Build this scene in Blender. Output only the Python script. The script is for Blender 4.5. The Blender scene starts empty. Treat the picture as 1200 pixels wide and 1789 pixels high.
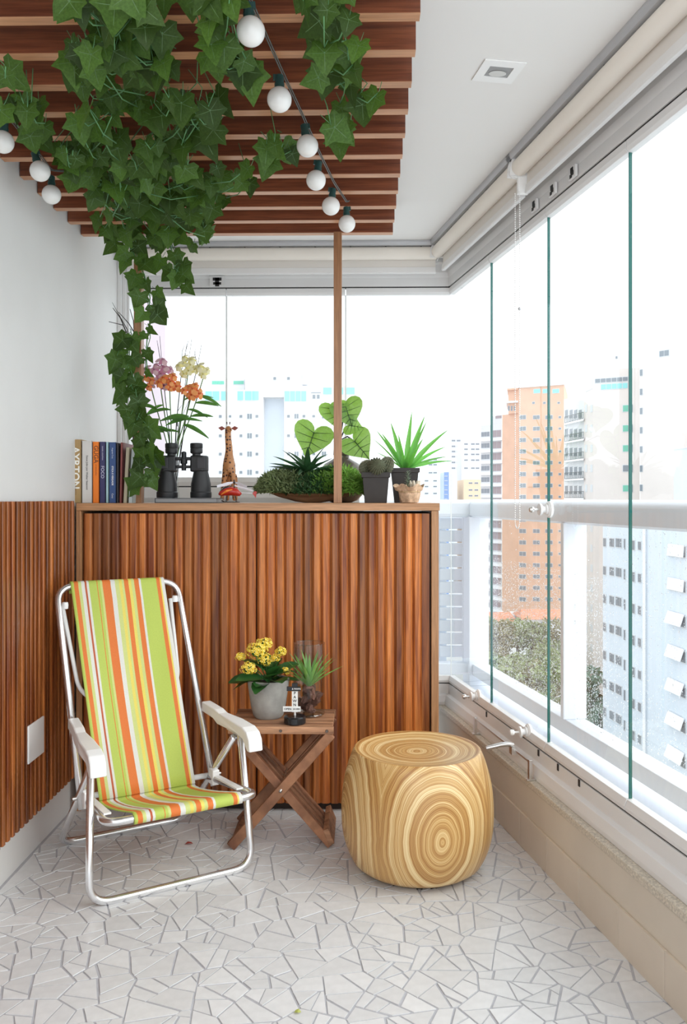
import bpy, math, random
from mathutils import Vector, Matrix
R = math.radians
rnd = random.Random(7)
SC = bpy.context.scene
COL = SC.collection

# ------------------------------------------------------------ camera, sky, light, exposure
F = 1500.0; EYE = 1.296; HZ = 871.0
YAW = math.atan(28.0 / F)
cam_data = bpy.data.cameras.new('camera'); cam = bpy.data.objects.new('camera', cam_data); COL.objects.link(cam)
cam.location = (0, 0, EYE); cam.rotation_euler = (R(90), 0, YAW)
cam_data.sensor_fit = 'AUTO'; cam_data.sensor_width = 36.0; cam_data.lens = 36.0 * F / 1789.0
cam_data.shift_y = -(894.5 - HZ) / 1789.0
cam_data.clip_end = 2000; cam_data.clip_start = 0.02
SC.camera = cam

world = bpy.data.worlds.new('overcast_sky'); SC.world = world; world.use_nodes = True
wn = world.node_tree.nodes; wl = world.node_tree.links
bg = wn['Background']; bg.inputs[0].default_value = (0.89, 0.95, 1.0, 1); bg.inputs[1].default_value = 1.0
sun_d = bpy.data.lights.new('hazy_sun', 'SUN'); sun_d.energy = 0.9; sun_d.angle = R(40); sun_d.color = (1, 0.97, 0.92)
sun = bpy.data.objects.new('hazy_sun', sun_d); COL.objects.link(sun); sun.rotation_euler = (R(52), 0, R(62))
# unseen fill light, added behind the camera to brighten the balcony
la = bpy.data.lights.new('added_fill_light', 'AREA'); la.energy = 9; la.shape = 'RECTANGLE'; la.size = 1.8; la.size_y = 1.2; la.color = (1, 0.95, 0.9)
lo = bpy.data.objects.new('added_fill_light', la); COL.objects.link(lo); lo.location = (-0.2, -0.5, 2.1); lo.rotation_euler = (R(62), 0, 0)
vs = SC.view_settings; vs.view_transform = 'Standard'; vs.look = 'None'; vs.gamma = 1; vs.use_curve_mapping = False
vs.exposure = 1.03
try: SC.cycles.max_bounces = 10; SC.cycles.diffuse_bounces = 6; SC.cycles.transparent_max_bounces = 24
except Exception: pass

def ray(u, v):
    x = (u - 600.0) / F; c, s = math.cos(YAW), math.sin(YAW)
    return Vector((x * c - s, x * s + c, (HZ - v) / F))
def at_y(u, v, y): r = ray(u, v); return Vector((0, 0, EYE)) + r * (y / r.y)
def at_z(u, v, z): r = ray(u, v); return Vector((0, 0, EYE)) + r * ((z - EYE) / r.z)

# ------------------------------------------------------------ mesh helpers
class MB:
    def __init__(s): s.v = []; s.f = []; s.m = []; s.uv = {}
    def add(s, vs_, fs, mi=0):
        b = len(s.v); s.v += [tuple(p) for p in vs_]
        for f in fs: s.f.append(tuple(b + i for i in f)); s.m.append(mi)
        return s
    def box(s, x0, x1, y0, y1, z0, z1, mi=0, M=None):
        p = [(x0,y0,z0),(x1,y0,z0),(x1,y1,z0),(x0,y1,z0),(x0,y0,z1),(x1,y0,z1),(x1,y1,z1),(x0,y1,z1)]
        if M is not None: p = [M @ Vector(q) for q in p]
        return s.add(p, [(0,3,2,1),(4,5,6,7),(0,1,5,4),(1,2,6,5),(2,3,7,6),(3,0,4,7)], mi)
    def prism(s, poly, z0, z1, mi=0, M=None):       # poly in xy
        n = len(poly)
        p = [(a, b, z0) for a, b in poly] + [(a, b, z1) for a, b in poly]
        if M is not None: p = [M @ Vector(q) for q in p]
        fs = [tuple(range(n - 1, -1, -1)), tuple(range(n, 2 * n))] + [(i, (i + 1) % n, n + (i + 1) % n, n + i) for i in range(n)]
        return s.add(p, fs, mi)
    def sweep(s, poly, a, b, mi=0):                  # profile poly (x,z) extruded along y from a to b
        n = len(poly)
        p = [(x, a, z) for x, z in poly] + [(x, b, z) for x, z in poly]
        fs = [tuple(range(n)), tuple(range(2 * n - 1, n - 1, -1))] + [(i, n + i, n + (i + 1) % n, (i + 1) % n) for i in range(n)]
        return s.add(p, fs, mi)
    def lathe(s, prof, c=(0,0,0), n=24, mi=0, M=None, caps=True):
        p = []; fs = []
        for r, z in prof:
            for k in range(n):
                a = 2 * math.pi * k / n; p.append(Vector((c[0] + r * math.cos(a), c[1] + r * math.sin(a), c[2] + z)))
        if M is not None: p = [M @ q for q in p]
        for i in range(len(prof) - 1):
            for k in range(n): fs.append((i*n+k, i*n+(k+1)%n, (i+1)*n+(k+1)%n, (i+1)*n+k))
        if caps:
            fs.append(tuple(range(n - 1, -1, -1))); fs.append(tuple((len(prof)-1)*n + k for k in range(n)))
        return s.add(p, fs, mi)
    def tube(s, pts, r, n=8, mi=0, closed=False):
        pts = [Vector(p) for p in pts]; m = len(pts); p = []; fs = []
        rr = r if isinstance(r, (list, tuple)) else [r] * m
        up = None
        for i, q in enumerate(pts):
            if closed: t = pts[(i + 1) % m] - pts[i - 1]
            else: t = pts[min(i + 1, m - 1)] - pts[max(i - 1, 0)]
            if t.length < 1e-9: t = Vector((0, 0, 1))
            t.normalize()
            if up is None: up = t.orthogonal().normalized()
            else:
                up = up - t * up.dot(t)
                if up.length < 1e-6: up = t.orthogonal()
                up.normalize()
            w = t.cross(up)
            for k in range(n):
                a = 2 * math.pi * k / n; p.append(q + (up * math.cos(a) + w * math.sin(a)) * rr[i])
        lim = m if closed else m - 1
        for i in range(lim):
            for k in range(n):
                j = (i + 1) % m; fs.append((i*n+k, i*n+(k+1)%n, j*n+(k+1)%n, j*n+k))
        if not closed:
            fs.append(tuple(range(n - 1, -1, -1))); fs.append(tuple((m-1)*n + k for k in range(n)))
        return s.add(p, fs, mi)
    def ball(s, c, r, n=10, mi=0, sc=(1,1,1)):
        prof = [(max(1e-4, r * math.sin(math.pi * i / n)), -r * math.cos(math.pi * i / n)) for i in range(n + 1)]
        M = Matrix.Translation(c) @ Matrix.Diagonal((sc[0], sc[1], sc[2], 1))
        return s.lathe(prof, n=max(8, n + 2), mi=mi, M=M, caps=False)
    def mesh(s, name, mats, smooth=False):
        me = bpy.data.meshes.new(name); me.from_pydata(s.v, [], s.f)
        for m in (mats if isinstance(mats, (list, tuple)) else [mats]): me.materials.append(m)
        me.polygons.foreach_set('material_index', s.m)
        me.update()
        if smooth:
            me.polygons.foreach_set('use_smooth', [True] * len(me.polygons))
            if smooth != 'all':
                try: me.set_sharp_from_angle(angle=R(38))
                except Exception: pass
        return me
def link(name, me, parent=None, loc=None, rot=None, M=None):
    o = bpy.data.objects.new(name, me); COL.objects.link(o)
    if parent is not None: o.parent = parent
    if M is not None: o.matrix_local = M
    else:
        if loc is not None: o.location = loc
        if rot is not None: o.rotation_euler = rot
    return o
def part(name, mb, mat, parent=None, smooth=False, bevel=0, **k):
    o = link(name, mb.mesh(name, mat, smooth), parent, **k)
    if bevel:
        b = o.modifiers.new('bevel', 'BEVEL'); b.width = bevel; b.segments = 2; b.limit_method = 'ANGLE'
    return o
def thing(name, label, cat, loc=(0,0,0), rz=0, group=None):
    o = bpy.data.objects.new(name, None); COL.objects.link(o); o.empty_display_size = 0.1
    o.location = loc; o.rotation_euler = (0, 0, rz); o['label'] = label; o['category'] = cat
    if group: o['group'] = group
    return o
def tag(o, label, cat, group=None):
    o['label'] = label; o['category'] = cat
    if group: o['group'] = group
    return o
def struct(o): o['kind'] = 'structure'; return o
def emp_struct(name, rz=0):
    o = bpy.data.objects.new(name, None); COL.objects.link(o); o['kind'] = 'structure'; o.rotation_euler = (0, 0, rz); return o
def arc(c, r, a0, a1, n, ax, ay):
    return [Vector(c) + Vector(ax) * (r * math.cos(a0 + (a1-a0)*i/n)) + Vector(ay) * (r * math.sin(a0 + (a1-a0)*i/n)) for i in range(n + 1)]
def round_path(pts, rad, n=6):
    pts = [Vector(p) for p in pts]; out = [pts[0]]
    for i in range(1, len(pts) - 1):
        a, b, c = pts[i-1], pts[i], pts[i+1]
        r = min(rad, (a-b).length * .45, (c-b).length * .45)
        p, q = b + (a-b).normalized() * r, b + (c-b).normalized() * r
        for k in range(n + 1):
            t = k / n; out.append(p * (1-t)**2 + b * 2*t*(1-t) + q * t*t)
    return out + [pts[-1]]

# ------------------------------------------------------------ materials
def newmat(name):
    m = bpy.data.materials.new(name); m.use_nodes = True
    return m, m.node_tree.nodes, m.node_tree.links, m.node_tree.nodes['Principled BSDF']
def N(nt, t, **k):
    n = nt.new(t)
    for a, b in k.items(): setattr(n, a, b)
    return n
def plain(name, c, rough=.5, metal=0, noise=0, nscale=20, bump=0, bscale=80, vary=0, spec=None, trans=0, sub=0, stretch=(1,1,1)):
    m, n, l, b = newmat(name)
    b.inputs['Base Color'].default_value = (*c, 1); b.inputs['Roughness'].default_value = rough; b.inputs['Metallic'].default_value = metal
    if spec is not None: b.inputs['Specular IOR Level'].default_value = spec
    src = None
    if noise or bump or vary:
        tc = N(n, 'ShaderNodeTexCoord'); mp = N(n, 'ShaderNodeMapping'); mp.inputs['Scale'].default_value = stretch
        l.new(tc.outputs['Object'], mp.inputs['Vector'])
    if noise or vary:
        nz = N(n, 'ShaderNodeTexNoise'); nz.inputs['Scale'].default_value = nscale; nz.inputs['Detail'].default_value = 5
        l.new(mp.outputs[0], nz.inputs['Vector'])
        mr = N(n, 'ShaderNodeMapRange'); mr.inputs['From Min'].default_value = .3; mr.inputs['From Max'].default_value = .7
        mr.inputs['To Min'].default_value = 1 - noise; mr.inputs['To Max'].default_value = 1 + noise
        l.new(nz.outputs['Fac'], mr.inputs['Value'])
        val = mr.outputs[0]
        if vary:
            oi = N(n, 'ShaderNodeObjectInfo'); m2 = N(n, 'ShaderNodeMapRange'); m2.inputs['To Min'].default_value = 1 - vary; m2.inputs['To Max'].default_value = 1 + vary
            l.new(oi.outputs['Random'], m2.inputs['Value'])
            mu = N(n, 'ShaderNodeMath', operation='MULTIPLY'); l.new(val, mu.inputs[0]); l.new(m2.outputs[0], mu.inputs[1]); val = mu.outputs[0]
        vm = N(n, 'ShaderNodeVectorMath', operation='SCALE'); vm.inputs[0].default_value = c; l.new(val, vm.inputs['Scale'])
        l.new(vm.outputs[0], b.inputs['Base Color'])
    if bump:
        nb = N(n, 'ShaderNodeTexNoise'); nb.inputs['Scale'].default_value = bscale; nb.inputs['Detail'].default_value = 3
        l.new(mp.outputs[0], nb.inputs['Vector'])
        bp = N(n, 'ShaderNodeBump'); bp.inputs['Strength'].default_value = bump; bp.inputs['Distance'].default_value = .002
        l.new(nb.outputs['Fac'], bp.inputs['Height']); l.new(bp.outputs[0], b.inputs['Normal'])
    if trans:
        b.inputs['Transmission Weight'].default_value = trans
    return m
def wood(name, dark, light, stretch=(30, 30, 1.2), rough=.42, vary=.35, coat=.15, scale=1.6):
    """grain runs along the axis with the small stretch value; every board gets its own tone"""
    m, n, l, b = newmat(name)
    tc = N(n, 'ShaderNodeTexCoord'); oi = N(n, 'ShaderNodeObjectInfo')
    off = N(n, 'ShaderNodeVectorMath', operation='SCALE'); off.inputs[0].default_value = (7.3, 3.1, 5.7)
    ms = N(n, 'ShaderNodeMath', operation='MULTIPLY'); ms.inputs[1].default_value = 11; l.new(oi.outputs['Random'], ms.inputs[0]); l.new(ms.outputs[0], off.inputs['Scale'])
    ad = N(n, 'ShaderNodeVectorMath', operation='ADD'); l.new(tc.outputs['Object'], ad.inputs[0]); l.new(off.outputs[0], ad.inputs[1])
    mp = N(n, 'ShaderNodeMapping'); mp.inputs['Scale'].default_value = stretch; l.new(ad.outputs[0], mp.inputs['Vector'])
    nz = N(n, 'ShaderNodeTexNoise'); nz.inputs['Scale'].default_value = scale; nz.inputs['Detail'].default_value = 6; nz.inputs['Distortion'].default_value = .6
    l.new(mp.outputs[0], nz.inputs['Vector'])
    fine = N(n, 'ShaderNodeTexNoise'); fine.inputs['Scale'].default_value = scale * 6; fine.inputs['Detail'].default_value = 3; l.new(mp.outputs[0], fine.inputs['Vector'])
    rp = N(n, 'ShaderNodeValToRGB'); rp.color_ramp.elements[0].position = .33; rp.color_ramp.elements[1].position = .68
    rp.color_ramp.elements[0].color = (*dark, 1); rp.color_ramp.elements[1].color = (*light, 1); l.new(nz.outputs['Fac'], rp.inputs[0])
    mr = N(n, 'ShaderNodeMapRange'); mr.inputs['To Min'].default_value = 1 - vary; mr.inputs['To Max'].default_value = 1 + vary * .8; l.new(oi.outputs['Random'], mr.inputs['Value'])
    m2 = N(n, 'ShaderNodeMapRange'); m2.inputs['From Min'].default_value = .35; m2.inputs['From Max'].default_value = .65; m2.inputs['To Min'].default_value = .8; m2.inputs['To Max'].default_value = 1.12; l.new(fine.outputs['Fac'], m2.inputs['Value'])
    mm = N(n, 'ShaderNodeMath', operation='MULTIPLY'); l.new(mr.outputs[0], mm.inputs[0]); l.new(m2.outputs[0], mm.inputs[1])
    sc = N(n, 'ShaderNodeVectorMath', operation='SCALE'); l.new(rp.outputs[0], sc.inputs[0]); l.new(mm.outputs[0], sc.inputs['Scale'])
    l.new(sc.outputs[0], b.inputs['Base Color'])
    b.inputs['Roughness'].default_value = rough; b.inputs['Coat Weight'].default_value = coat; b.inputs['Coat Roughness'].default_value = .25
    bp = N(n, 'ShaderNodeBump'); bp.inputs['Strength'].default_value = .12; bp.inputs['Distance'].default_value = .001; l.new(fine.outputs['Fac'], bp.inputs['Height']); l.new(bp.outputs[0], b.inputs['Normal'])
    return m
def glassmat(name, tint=(.97, .985, .98), ior=1.45, rough=0.0, k=1.0):
    m = bpy.data.materials.new(name); m.use_nodes = True; n = m.node_tree.nodes; l = m.node_tree.links; n.clear()
    out = N(n, 'ShaderNodeOutputMaterial'); tr = N(n, 'ShaderNodeBsdfTransparent'); tr.inputs[0].default_value = (*tint, 1)
    gl = N(n, 'ShaderNodeBsdfGlossy'); gl.inputs['Roughness'].default_value = rough
    fr = N(n, 'ShaderNodeFresnel'); ge = N(n, 'ShaderNodeNewGeometry')     # same reflectance from either side of a thin sheet
    io = N(n, 'ShaderNodeMapRange'); io.inputs['To Min'].default_value = ior; io.inputs['To Max'].default_value = 1/ior
    l.new(ge.outputs['Backfacing'], io.inputs['Value']); l.new(io.outputs[0], fr.inputs[0])
    mu = N(n, 'ShaderNodeMath', operation='MULTIPLY'); mu.inputs[1].default_value = k; l.new(fr.outputs[0], mu.inputs[0])
    mx = N(n, 'ShaderNodeMixShader'); l.new(mu.outputs[0], mx.inputs[0]); l.new(tr.outputs[0], mx.inputs[1]); l.new(gl.outputs[0], mx.inputs[2]); l.new(mx.outputs[0], out.inputs[0])
    return m
def translucent_leaf(name, c, rough=.4, noise=.25, nscale=25, vary=.3, tl=.3):
    m = plain(name, c, rough, noise=noise, nscale=nscale, vary=vary)
    n = m.node_tree.nodes; l = m.node_tree.links; b = n['Principled BSDF']; out = n['Material Output']
    t = N(n, 'ShaderNodeBsdfTranslucent'); t.inputs[0].default_value = (min(1, c[0]*2.2), min(1, c[1]*2), c[2]*1.2, 1)
    mx = N(n, 'ShaderNodeMixShader'); mx.inputs[0].default_value = tl
    l.new(b.outputs[0], mx.inputs[1]); l.new(t.outputs[0], mx.inputs[2]); l.new(mx.outputs[0], out.inputs[0])
    return m

M = {}
M['white_wall'] = plain('white_wall_paint', (.78, .775, .76), .7, noise=.03, nscale=3, bump=.15, bscale=60)
M['ceiling'] = plain('ceiling_paint', (.80, .79, .77), .8)
M['slat'] = wood('slat_wood', (.20, .042, .008), (.60, .205, .046), vary=.45, rough=.40, coat=.08)
M['slat_wall'] = wood('wall_slat_wood', (.16, .035, .008), (.50, .165, .040), vary=.4, rough=.33, coat=.3)
M['perg'] = wood('pergola_wood', (.135, .034, .014), (.27, .080, .032), stretch=(1.2, 30, 30), vary=.12)
M['perg_under'] = wood('pergola_pale_underside', (.46, .21, .10), (.62, .32, .165), stretch=(1.2, 30, 30), vary=.05)
M['perg_v'] = wood('post_wood', (.33, .15, .065), (.47, .235, .11), vary=.08)
M['trim_wood'] = wood('cabinet_trim_wood', (.36, .17, .07), (.52, .27, .125), stretch=(1.2, 30, 30), vary=.05)
M['trim_wood_v'] = wood('cabinet_stile_wood', (.36, .17, .07), (.52, .27, .125), vary=.05)
M['table_wood'] = wood('weathered_table_wood', (.20, .085, .04), (.50, .26, .14), stretch=(2, 22, 22), vary=.25, rough=.6, coat=0)
M['table_wood_d'] = wood('table_leg_wood', (.16, .06, .03), (.42, .20, .10), stretch=(3, 22, 3), vary=.25, rough=.6, coat=0)
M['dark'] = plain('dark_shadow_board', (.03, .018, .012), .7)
M['tile'] = plain('broken_tile', (.70, .70, .705), .32, noise=.05, nscale=30, vary=.06)
M['grout'] = plain('grey_grout', (.46, .46, .49), .85, noise=.08, nscale=30)
M['skirt'] = plain('beige_skirting_tile', (.66, .58, .48), .5, noise=.04, nscale=6, vary=.03)
M['lowwall'] = plain('low_wall_plaster', (.64, .57, .475), .75, noise=.04, nscale=5, bump=.2, bscale=90)
M['granite'] = plain('granite_sill', (.57, .51, .42), .55, noise=.28, nscale=150, bump=.3, bscale=200)
M['alu'] = plain('white_aluminium', (.76, .755, .75), .38, noise=.02, nscale=4)
M['alu_grey'] = plain('grey_aluminium', (.50, .51, .53), .35, metal=.3)
M['alu_rail'] = plain('exterior_white_aluminium', (.80, .84, .90), .4)
M['black'] = plain('black_rubber', (.015, .015, .015), .5)
M['metal'] = plain('brushed_steel', (.72, .70, .68), .28, metal=1)
M['chair_metal'] = plain('chair_aluminium_tube', (.83, .83, .84), .25, metal=.92, noise=.04, nscale=40)
M['plastic'] = plain('white_plastic', (.86, .86, .85), .35)
M['blind'] = plain('cream_blind_fabric', (.83, .78, .71), .85, bump=.1, bscale=300)
M['blind2'] = plain('blind_drop_fabric', (.76, .73, .69), .85)
M['glass'] = glassmat('window_glass')
M['glass2'] = glassmat('clear_vase_glass', (.90, .925, .915), 1.5, k=1.3)
M['glass_edge'] = plain('green_glass_edge', (.008, .115, .10), .15)
M['glass_joint'] = plain('clear_joint_strip', (.82, .85, .84), .3)
M['drop'] = plain('raindrop_water', (1, 1, 1), .0); M['drop'].node_tree.nodes['Principled BSDF'].inputs['IOR'].default_value = 1.33; M['drop'].node_tree.nodes['Principled BSDF'].inputs['Transmission Weight'].default_value = 1.0

# ============================================================ STRUCTURE
TH = R(10.83)                       # the glazed side runs 10.8 degrees off the masonry side
LX = -1.20; ZC = 2.546; YG = 4.32   # left wall, ceiling height, back glass
S_C = 4.158                         # the glass corner along the right-hand run
LB, LF, LG = 1.201, 1.250, 1.262    # low wall face, window frame face, glass plane
def rw(L, s, z): return Vector((L*math.cos(TH) - s*math.sin(TH), L*math.sin(TH) + s*math.cos(TH), z))

# ---- floor: grout bed and broken tiles
fl = struct(part('floor', MB().prism([(-1.32, -1.4), (1.75, -1.4), tuple(rw(LB+.2, 4.5, 0)[:2]), (-1.32, 4.5)], -.12, 0), M['grout']))
def clip(poly, nx, ny, d):          # keep nx*x+ny*y <= d
    out = []
    for i in range(len(poly)):
        a, b = poly[i], poly[(i+1) % len(poly)]
        da, db = nx*a[0]+ny*a[1]-d, nx*b[0]+ny*b[1]-d
        if da <= 0: out.append(a)
        if (da < 0 < db) or (db < 0 < da):
            t = da/(da-db); out.append((a[0]+(b[0]-a[0])*t, a[1]+(b[1]-a[1])*t))
    return out
def area(p): return .5*abs(sum(p[i][0]*p[(i+1) % len(p)][1]-p[(i+1) % len(p)][0]*p[i][1] for i in range(len(p))))
def centro(p): return (sum(a for a, b in p)/len(p), sum(b for a, b in p)/len(p))
def cut(p, out):
    A = area(p)
    if A < 0.0012: 
        if A > .0003: out.append(p)
        return
    if A < rnd.choice((.0032, .0052, .0072, .0095)): out.append(p); return
    c = centro(p)
    (ex, ey) = max(((p[i][0]-p[j][0], p[i][1]-p[j][1]) for i in range(len(p)) for j in range(i)), key=lambda e: e[0]**2+e[1]**2)
    a = math.atan2(ey, ex) + rnd.gauss(0, .42); nx, ny = math.cos(a), math.sin(a)
    d = nx*(c[0]+rnd.uniform(-.012, .012)) + ny*(c[1]+rnd.uniform(-.012, .012))
    q = clip(p, nx, ny, d); w = clip(p, -nx, -ny, -d)
    for z in (q, w):
        if len(z) > 2: cut(z, out)
seeds = {}
g = .155
for i in range(-9, 13):
    for j in range(2, 27): seeds[i, j] = ((i+.5+rnd.uniform(-.42, .42))*g, (j+.5+rnd.uniform(-.42, .42))*g)
tiles = []
for (i, j), s0 in seeds.items():
    if j in (2, 26) or i in (-9, 12): continue
    p = [(s0[0]-.4, s0[1]-.4), (s0[0]+.4, s0[1]-.4), (s0[0]+.4, s0[1]+.4), (s0[0]-.4, s0[1]+.4)]
    for di in (-2, -1, 0, 1, 2):
        for dj in (-2, -1, 0, 1, 2):
            q = seeds.get((i+di, j+dj))
            if q is None or (di == 0 and dj == 0): continue
            nx, ny = q[0]-s0[0], q[1]-s0[1]
            p = clip(p, nx, ny, (q[0]**2+q[1]**2-s0[0]**2-s0[1]**2)/2)
            if len(p) < 3: break
        if len(p) < 3: break
    if len(p) < 3: continue
    p = clip(p, -1, 0, 1.19)                                  # left wall
    if len(p) > 2: p = clip(p, math.cos(TH), math.sin(TH), LB - .006)   # low wall on the right
    if len(p) > 2: p = clip(p, 0, 1, 3.66)
    if len(p) > 2: cut(p, tiles)
def inset(p, g_):
    if sum(p[i][0]*p[(i+1) % len(p)][1]-p[(i+1) % len(p)][0]*p[i][1] for i in range(len(p))) < 0: p = p[::-1]
    src = list(p); out = list(p)
    for i in range(len(src)):
        a, b = src[i], src[(i+1) % len(src)]
        dx, dy = b[0]-a[0], b[1]-a[1]; L = math.hypot(dx, dy)
        if L < 1e-5: continue
        nx, ny = dy/L, -dx/L; gg = g_*rnd.uniform(.5, 1.6)
        out = clip(out, nx, ny, nx*a[0]+ny*a[1]-gg)
        if len(out) < 3: return None
    res = []
    for q in out:
        if not res or math.hypot(q[0]-res[-1][0], q[1]-res[-1][1]) > .0015: res.append(q)
    if len(res) > 2 and math.hypot(res[0][0]-res[-1][0], res[0][1]-res[-1][1]) < .0015: res.pop()
    return res if len(res) > 2 and area(res) > .00015 else None
def in_view(c): return 2.08 < c[1] and -.43 < c[0]/c[1] + .0187 < .42
def seen_size(p): c = centro(p); return area(p)/(max(c[1], .4)**3) if in_view(c) else area(p)*1e-6
tiles = [q for q in (inset(p, .0028) for p in tiles) if q]
tiles.sort(key=seen_size, reverse=True)
rest = MB()
for k, p in enumerate(tiles):
    c = centro(p); h = .0022 + rnd.uniform(-.0006, .0008)
    if k < 300:
        mb = MB(); mb.prism([(a-c[0], b-c[1]) for a, b in p], 0, h)
        part('tile', mb, M['tile'], fl, loc=(c[0], c[1], 0))
    else: rest.prism(p, 0, h)
o = part('tile_field', rest, M['tile'], fl); o['kind'] = 'stuff'

# ---- ceiling, left wall, back low wall
struct(part('ceiling', MB().prism([(-1.32, -1.4), (1.9, -1.4), tuple(rw(LG+.12, S_C+.25, 0)[:2]), (-1.32, 4.5)], ZC, ZC+.15), M['ceiling']))
wall_left = struct(part('wall_left', MB().box(LX-.15, LX, -1.4, 4.5, 0, ZC), M['white_wall']))
struct(part('wall_back', MB().box(LX, .02, YG-.06, YG+.12, 0, 1.262), M['white_wall']))
# ---- right low wall with skirting tiles and granite sill
wr = emp_struct('wall_right', TH)
part('low_wall', MB().box(LB, LB+.22, -1.2, S_C+.12, 0, .243), M['lowwall'], wr)
part('sill_slab', MB().box(LB-.008, LB+.2, -1.2, S_C+.1, .244, .269), M['granite'], wr, bevel=.004)
def s_of(u, L, vv=0):
    r = ray(u, 871); Lp = r.x*math.cos(TH)+r.y*math.sin(TH); t = L/Lp; return t*(-r.x*math.sin(TH)+r.y*math.cos(TH))
s = s_of(872, LB)
js = [s_of(u, LB) for u in (911, 959, 1016, 1084, 1166)]
st = (js[0]-js[-1])/4
edges = [js[0]+st*2, js[0]+st] + js + [js[-1]-st*k for k in range(1, 6)]
for a, b in zip(edges[:-1], edges[1:]):
    part('skirting_tile', MB().box(LB-.009, LB, b+.0012, min(a, S_C)-.0012, .001, .128), M['skirt'], wr, bevel=.0012)

# ---- window frames and panes
def frame_run(parent, a, b, corner=True):
    """profiles of the folding glass curtain, local x = outwards, local y = along"""
    part('bottom_track', MB().sweep([(LF-.03, .2695), (LF-.03, .285), (LF-.022, .316), (LF-.004, .322), (LF-.004, .3690), (LF+.05, .3690), (LF+.05, .2695)], a, b), M['alu'], parent, bevel=.001)
    part('bottom_gap', MB().box(LF+.002, LF+.03, a, b, .3690, .3745), M['black'], parent)
    part('top_track', MB().sweep([(LF-.03, ZC), (LF-.03, ZC-.075), (LF-.012, ZC-.082), (LF-.012, ZC-.12), (LF-.004, ZC-.145), (LF-.004, ZC-.188), (LF+.05, ZC-.188), (LF+.05, ZC)], a, b), M['alu'], parent, bevel=.001)
    part('top_gap', MB().box(LF+.002, LF+.03, a, b, ZC-.194, ZC-.188), M['black'], parent)
def pane(parent, a, b, k, zb=.3745, drops=0):
    part('pane_shoe', MB().sweep([(LG-.014, zb), (LG-.016, zb+.012), (LG-.008, zb+.034), (LG+.018, zb+.034), (LG+.018, zb)], a+.002, b-.002), M['alu'], parent, bevel=.001)
    part('pane_shoe', MB().sweep([(LG-.012, ZC-.194), (LG-.012, ZC-.215), (LG-.006, ZC-.227), (LG+.018, ZC-.227), (LG+.018, ZC-.194)], a+.002, b-.002), M['alu'], parent, bevel=.001)
    g_ = part('pane', MB().add([(LG, a+.003, zb+.03), (LG, b-.003, zb+.03), (LG, b-.003, ZC-.222), (LG, a+.003, ZC-.222)], [(0, 1, 2, 3)]), M['glass'], parent)
    return g_
w2 = emp_struct('window_2', TH)
frame_run(w2, -1.2, S_C)
cuts = [S_C, 3.562, 2.951, 2.356, 1.756, 1.156, .556, -.05, -.65, -1.2]
for k in range(len(cuts)-1):
    g_ = pane(w2, cuts[k+1], cuts[k], k)
    if k < 8:
        part('glass_edge', MB().box(LG-.002, LG+.008, cuts[k+1]-.0016, cuts[k+1]+.0016, .41, ZC-.228), M['glass_edge'], w2)
part('glass_edge', MB().box(LG-.001, LG+.003, S_C-.004, S_C, .41, ZC-.228), M['glass_joint'], w2)
# small notched hinge blocks in the upper track, slots in the lower
for u in (934, 966, 1001):
    s = s_of(u, LF-.012)
    bk = part('hinge_block', MB().box(LF-.0175, LF-.008, s-.027, s+.027, ZC-.184, ZC-.145), M['alu'], w2, bevel=.001)
    part('notch', MB().box(LF-.019, LF-.014, s-.012, s+.008, ZC-.166, ZC-.149).box(LF-.019, LF-.014, s-.003, s+.013, ZC-.182, ZC-.170).box(LF-.019, LF-.014, s-.016, s+.004, ZC-.176, ZC-.162), M['black'], bk)
for u in (850, 941, 975, 1012):
    s = s_of(u, LF-.004)
    part('slot', MB().box(LF-.0065, LF-.003, s-.006, s+.006, .347, .3695), M['black'], w2)
# back window: run along x; profiles built the same way, turned 90 degrees
XC = rw(LG, S_C, 0).x
w1 = emp_struct('window_1')
# local frame of the back run: outwards = +y, along = -x ; points (L, s) -> (x = XC-ish - ..)
MBK = Matrix(((0, -1, 0, 0), (1, 0, 0, YG-LG), (0, 0, 1, 0), (0, 0, 0, 1)))
w1.matrix_local = MBK
a0, b0 = -XC, 1.165
frame_run(w1, a0, .0 if False else b0)
xs = [-XC, .07, .671, b0]
for k in range(3): pane(w1, xs[k], xs[k+1], k, zb=.3745)
for x in xs[1:3]:
    part('glass_edge', MB().box(LG-.001, LG+.004, x-.004, x+.004, .41, ZC-.228), M['glass_joint'], w1)
part('raised_track', MB().sweep([(LF-.09, 1.262), (LF-.09, 1.300), (LF-.07, 1.352), (LF+.04, 1.352), (LF+.04, 1.262)], .0, b0), M['alu'], w1, bevel=.002)
part('raised_track', MB().sweep([(LF-.06, 1.358), (LF-.06, 1.378), (LF-.05, 1.402), (LF+.03, 1.402), (LF+.03, 1.358)], .0, b0), M['alu'], w1, bevel=.002)
part('raised_gap', MB().box(LF-.055, LF+.03, .0, b0, 1.352, 1.358), M['black'], w1)
s = -at_y(381, 495, YG).x
bk = part('hinge_block', MB().box(LF-.0175, LF-.008, s-.038, s+.038, ZC-.184, ZC-.133), M['alu'], w1, bevel=.001)
part('notch', MB().box(LF-.019, LF-.014, s-.022, s+.022, ZC-.158, ZC-.143).box(LF-.019, LF-.014, s-.01, s+.01, ZC-.186, ZC-.143).box(LF-.019, LF-.014, s-.02, s+.02, ZC-.178, ZC-.166), M['black'], bk)
jb = MB()
for x0, x1, yy in ((LX+.001, LX+.02, YG-.09), (LX+.02, LX+.038, YG-.07), (LX+.038, LX+.05, YG-.05)): jb.box(x0, x1, yy, YG+.05, 1.262, ZC-.02)
struct(part('trim_1', jb, M['alu'], bevel=.0015))

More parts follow.
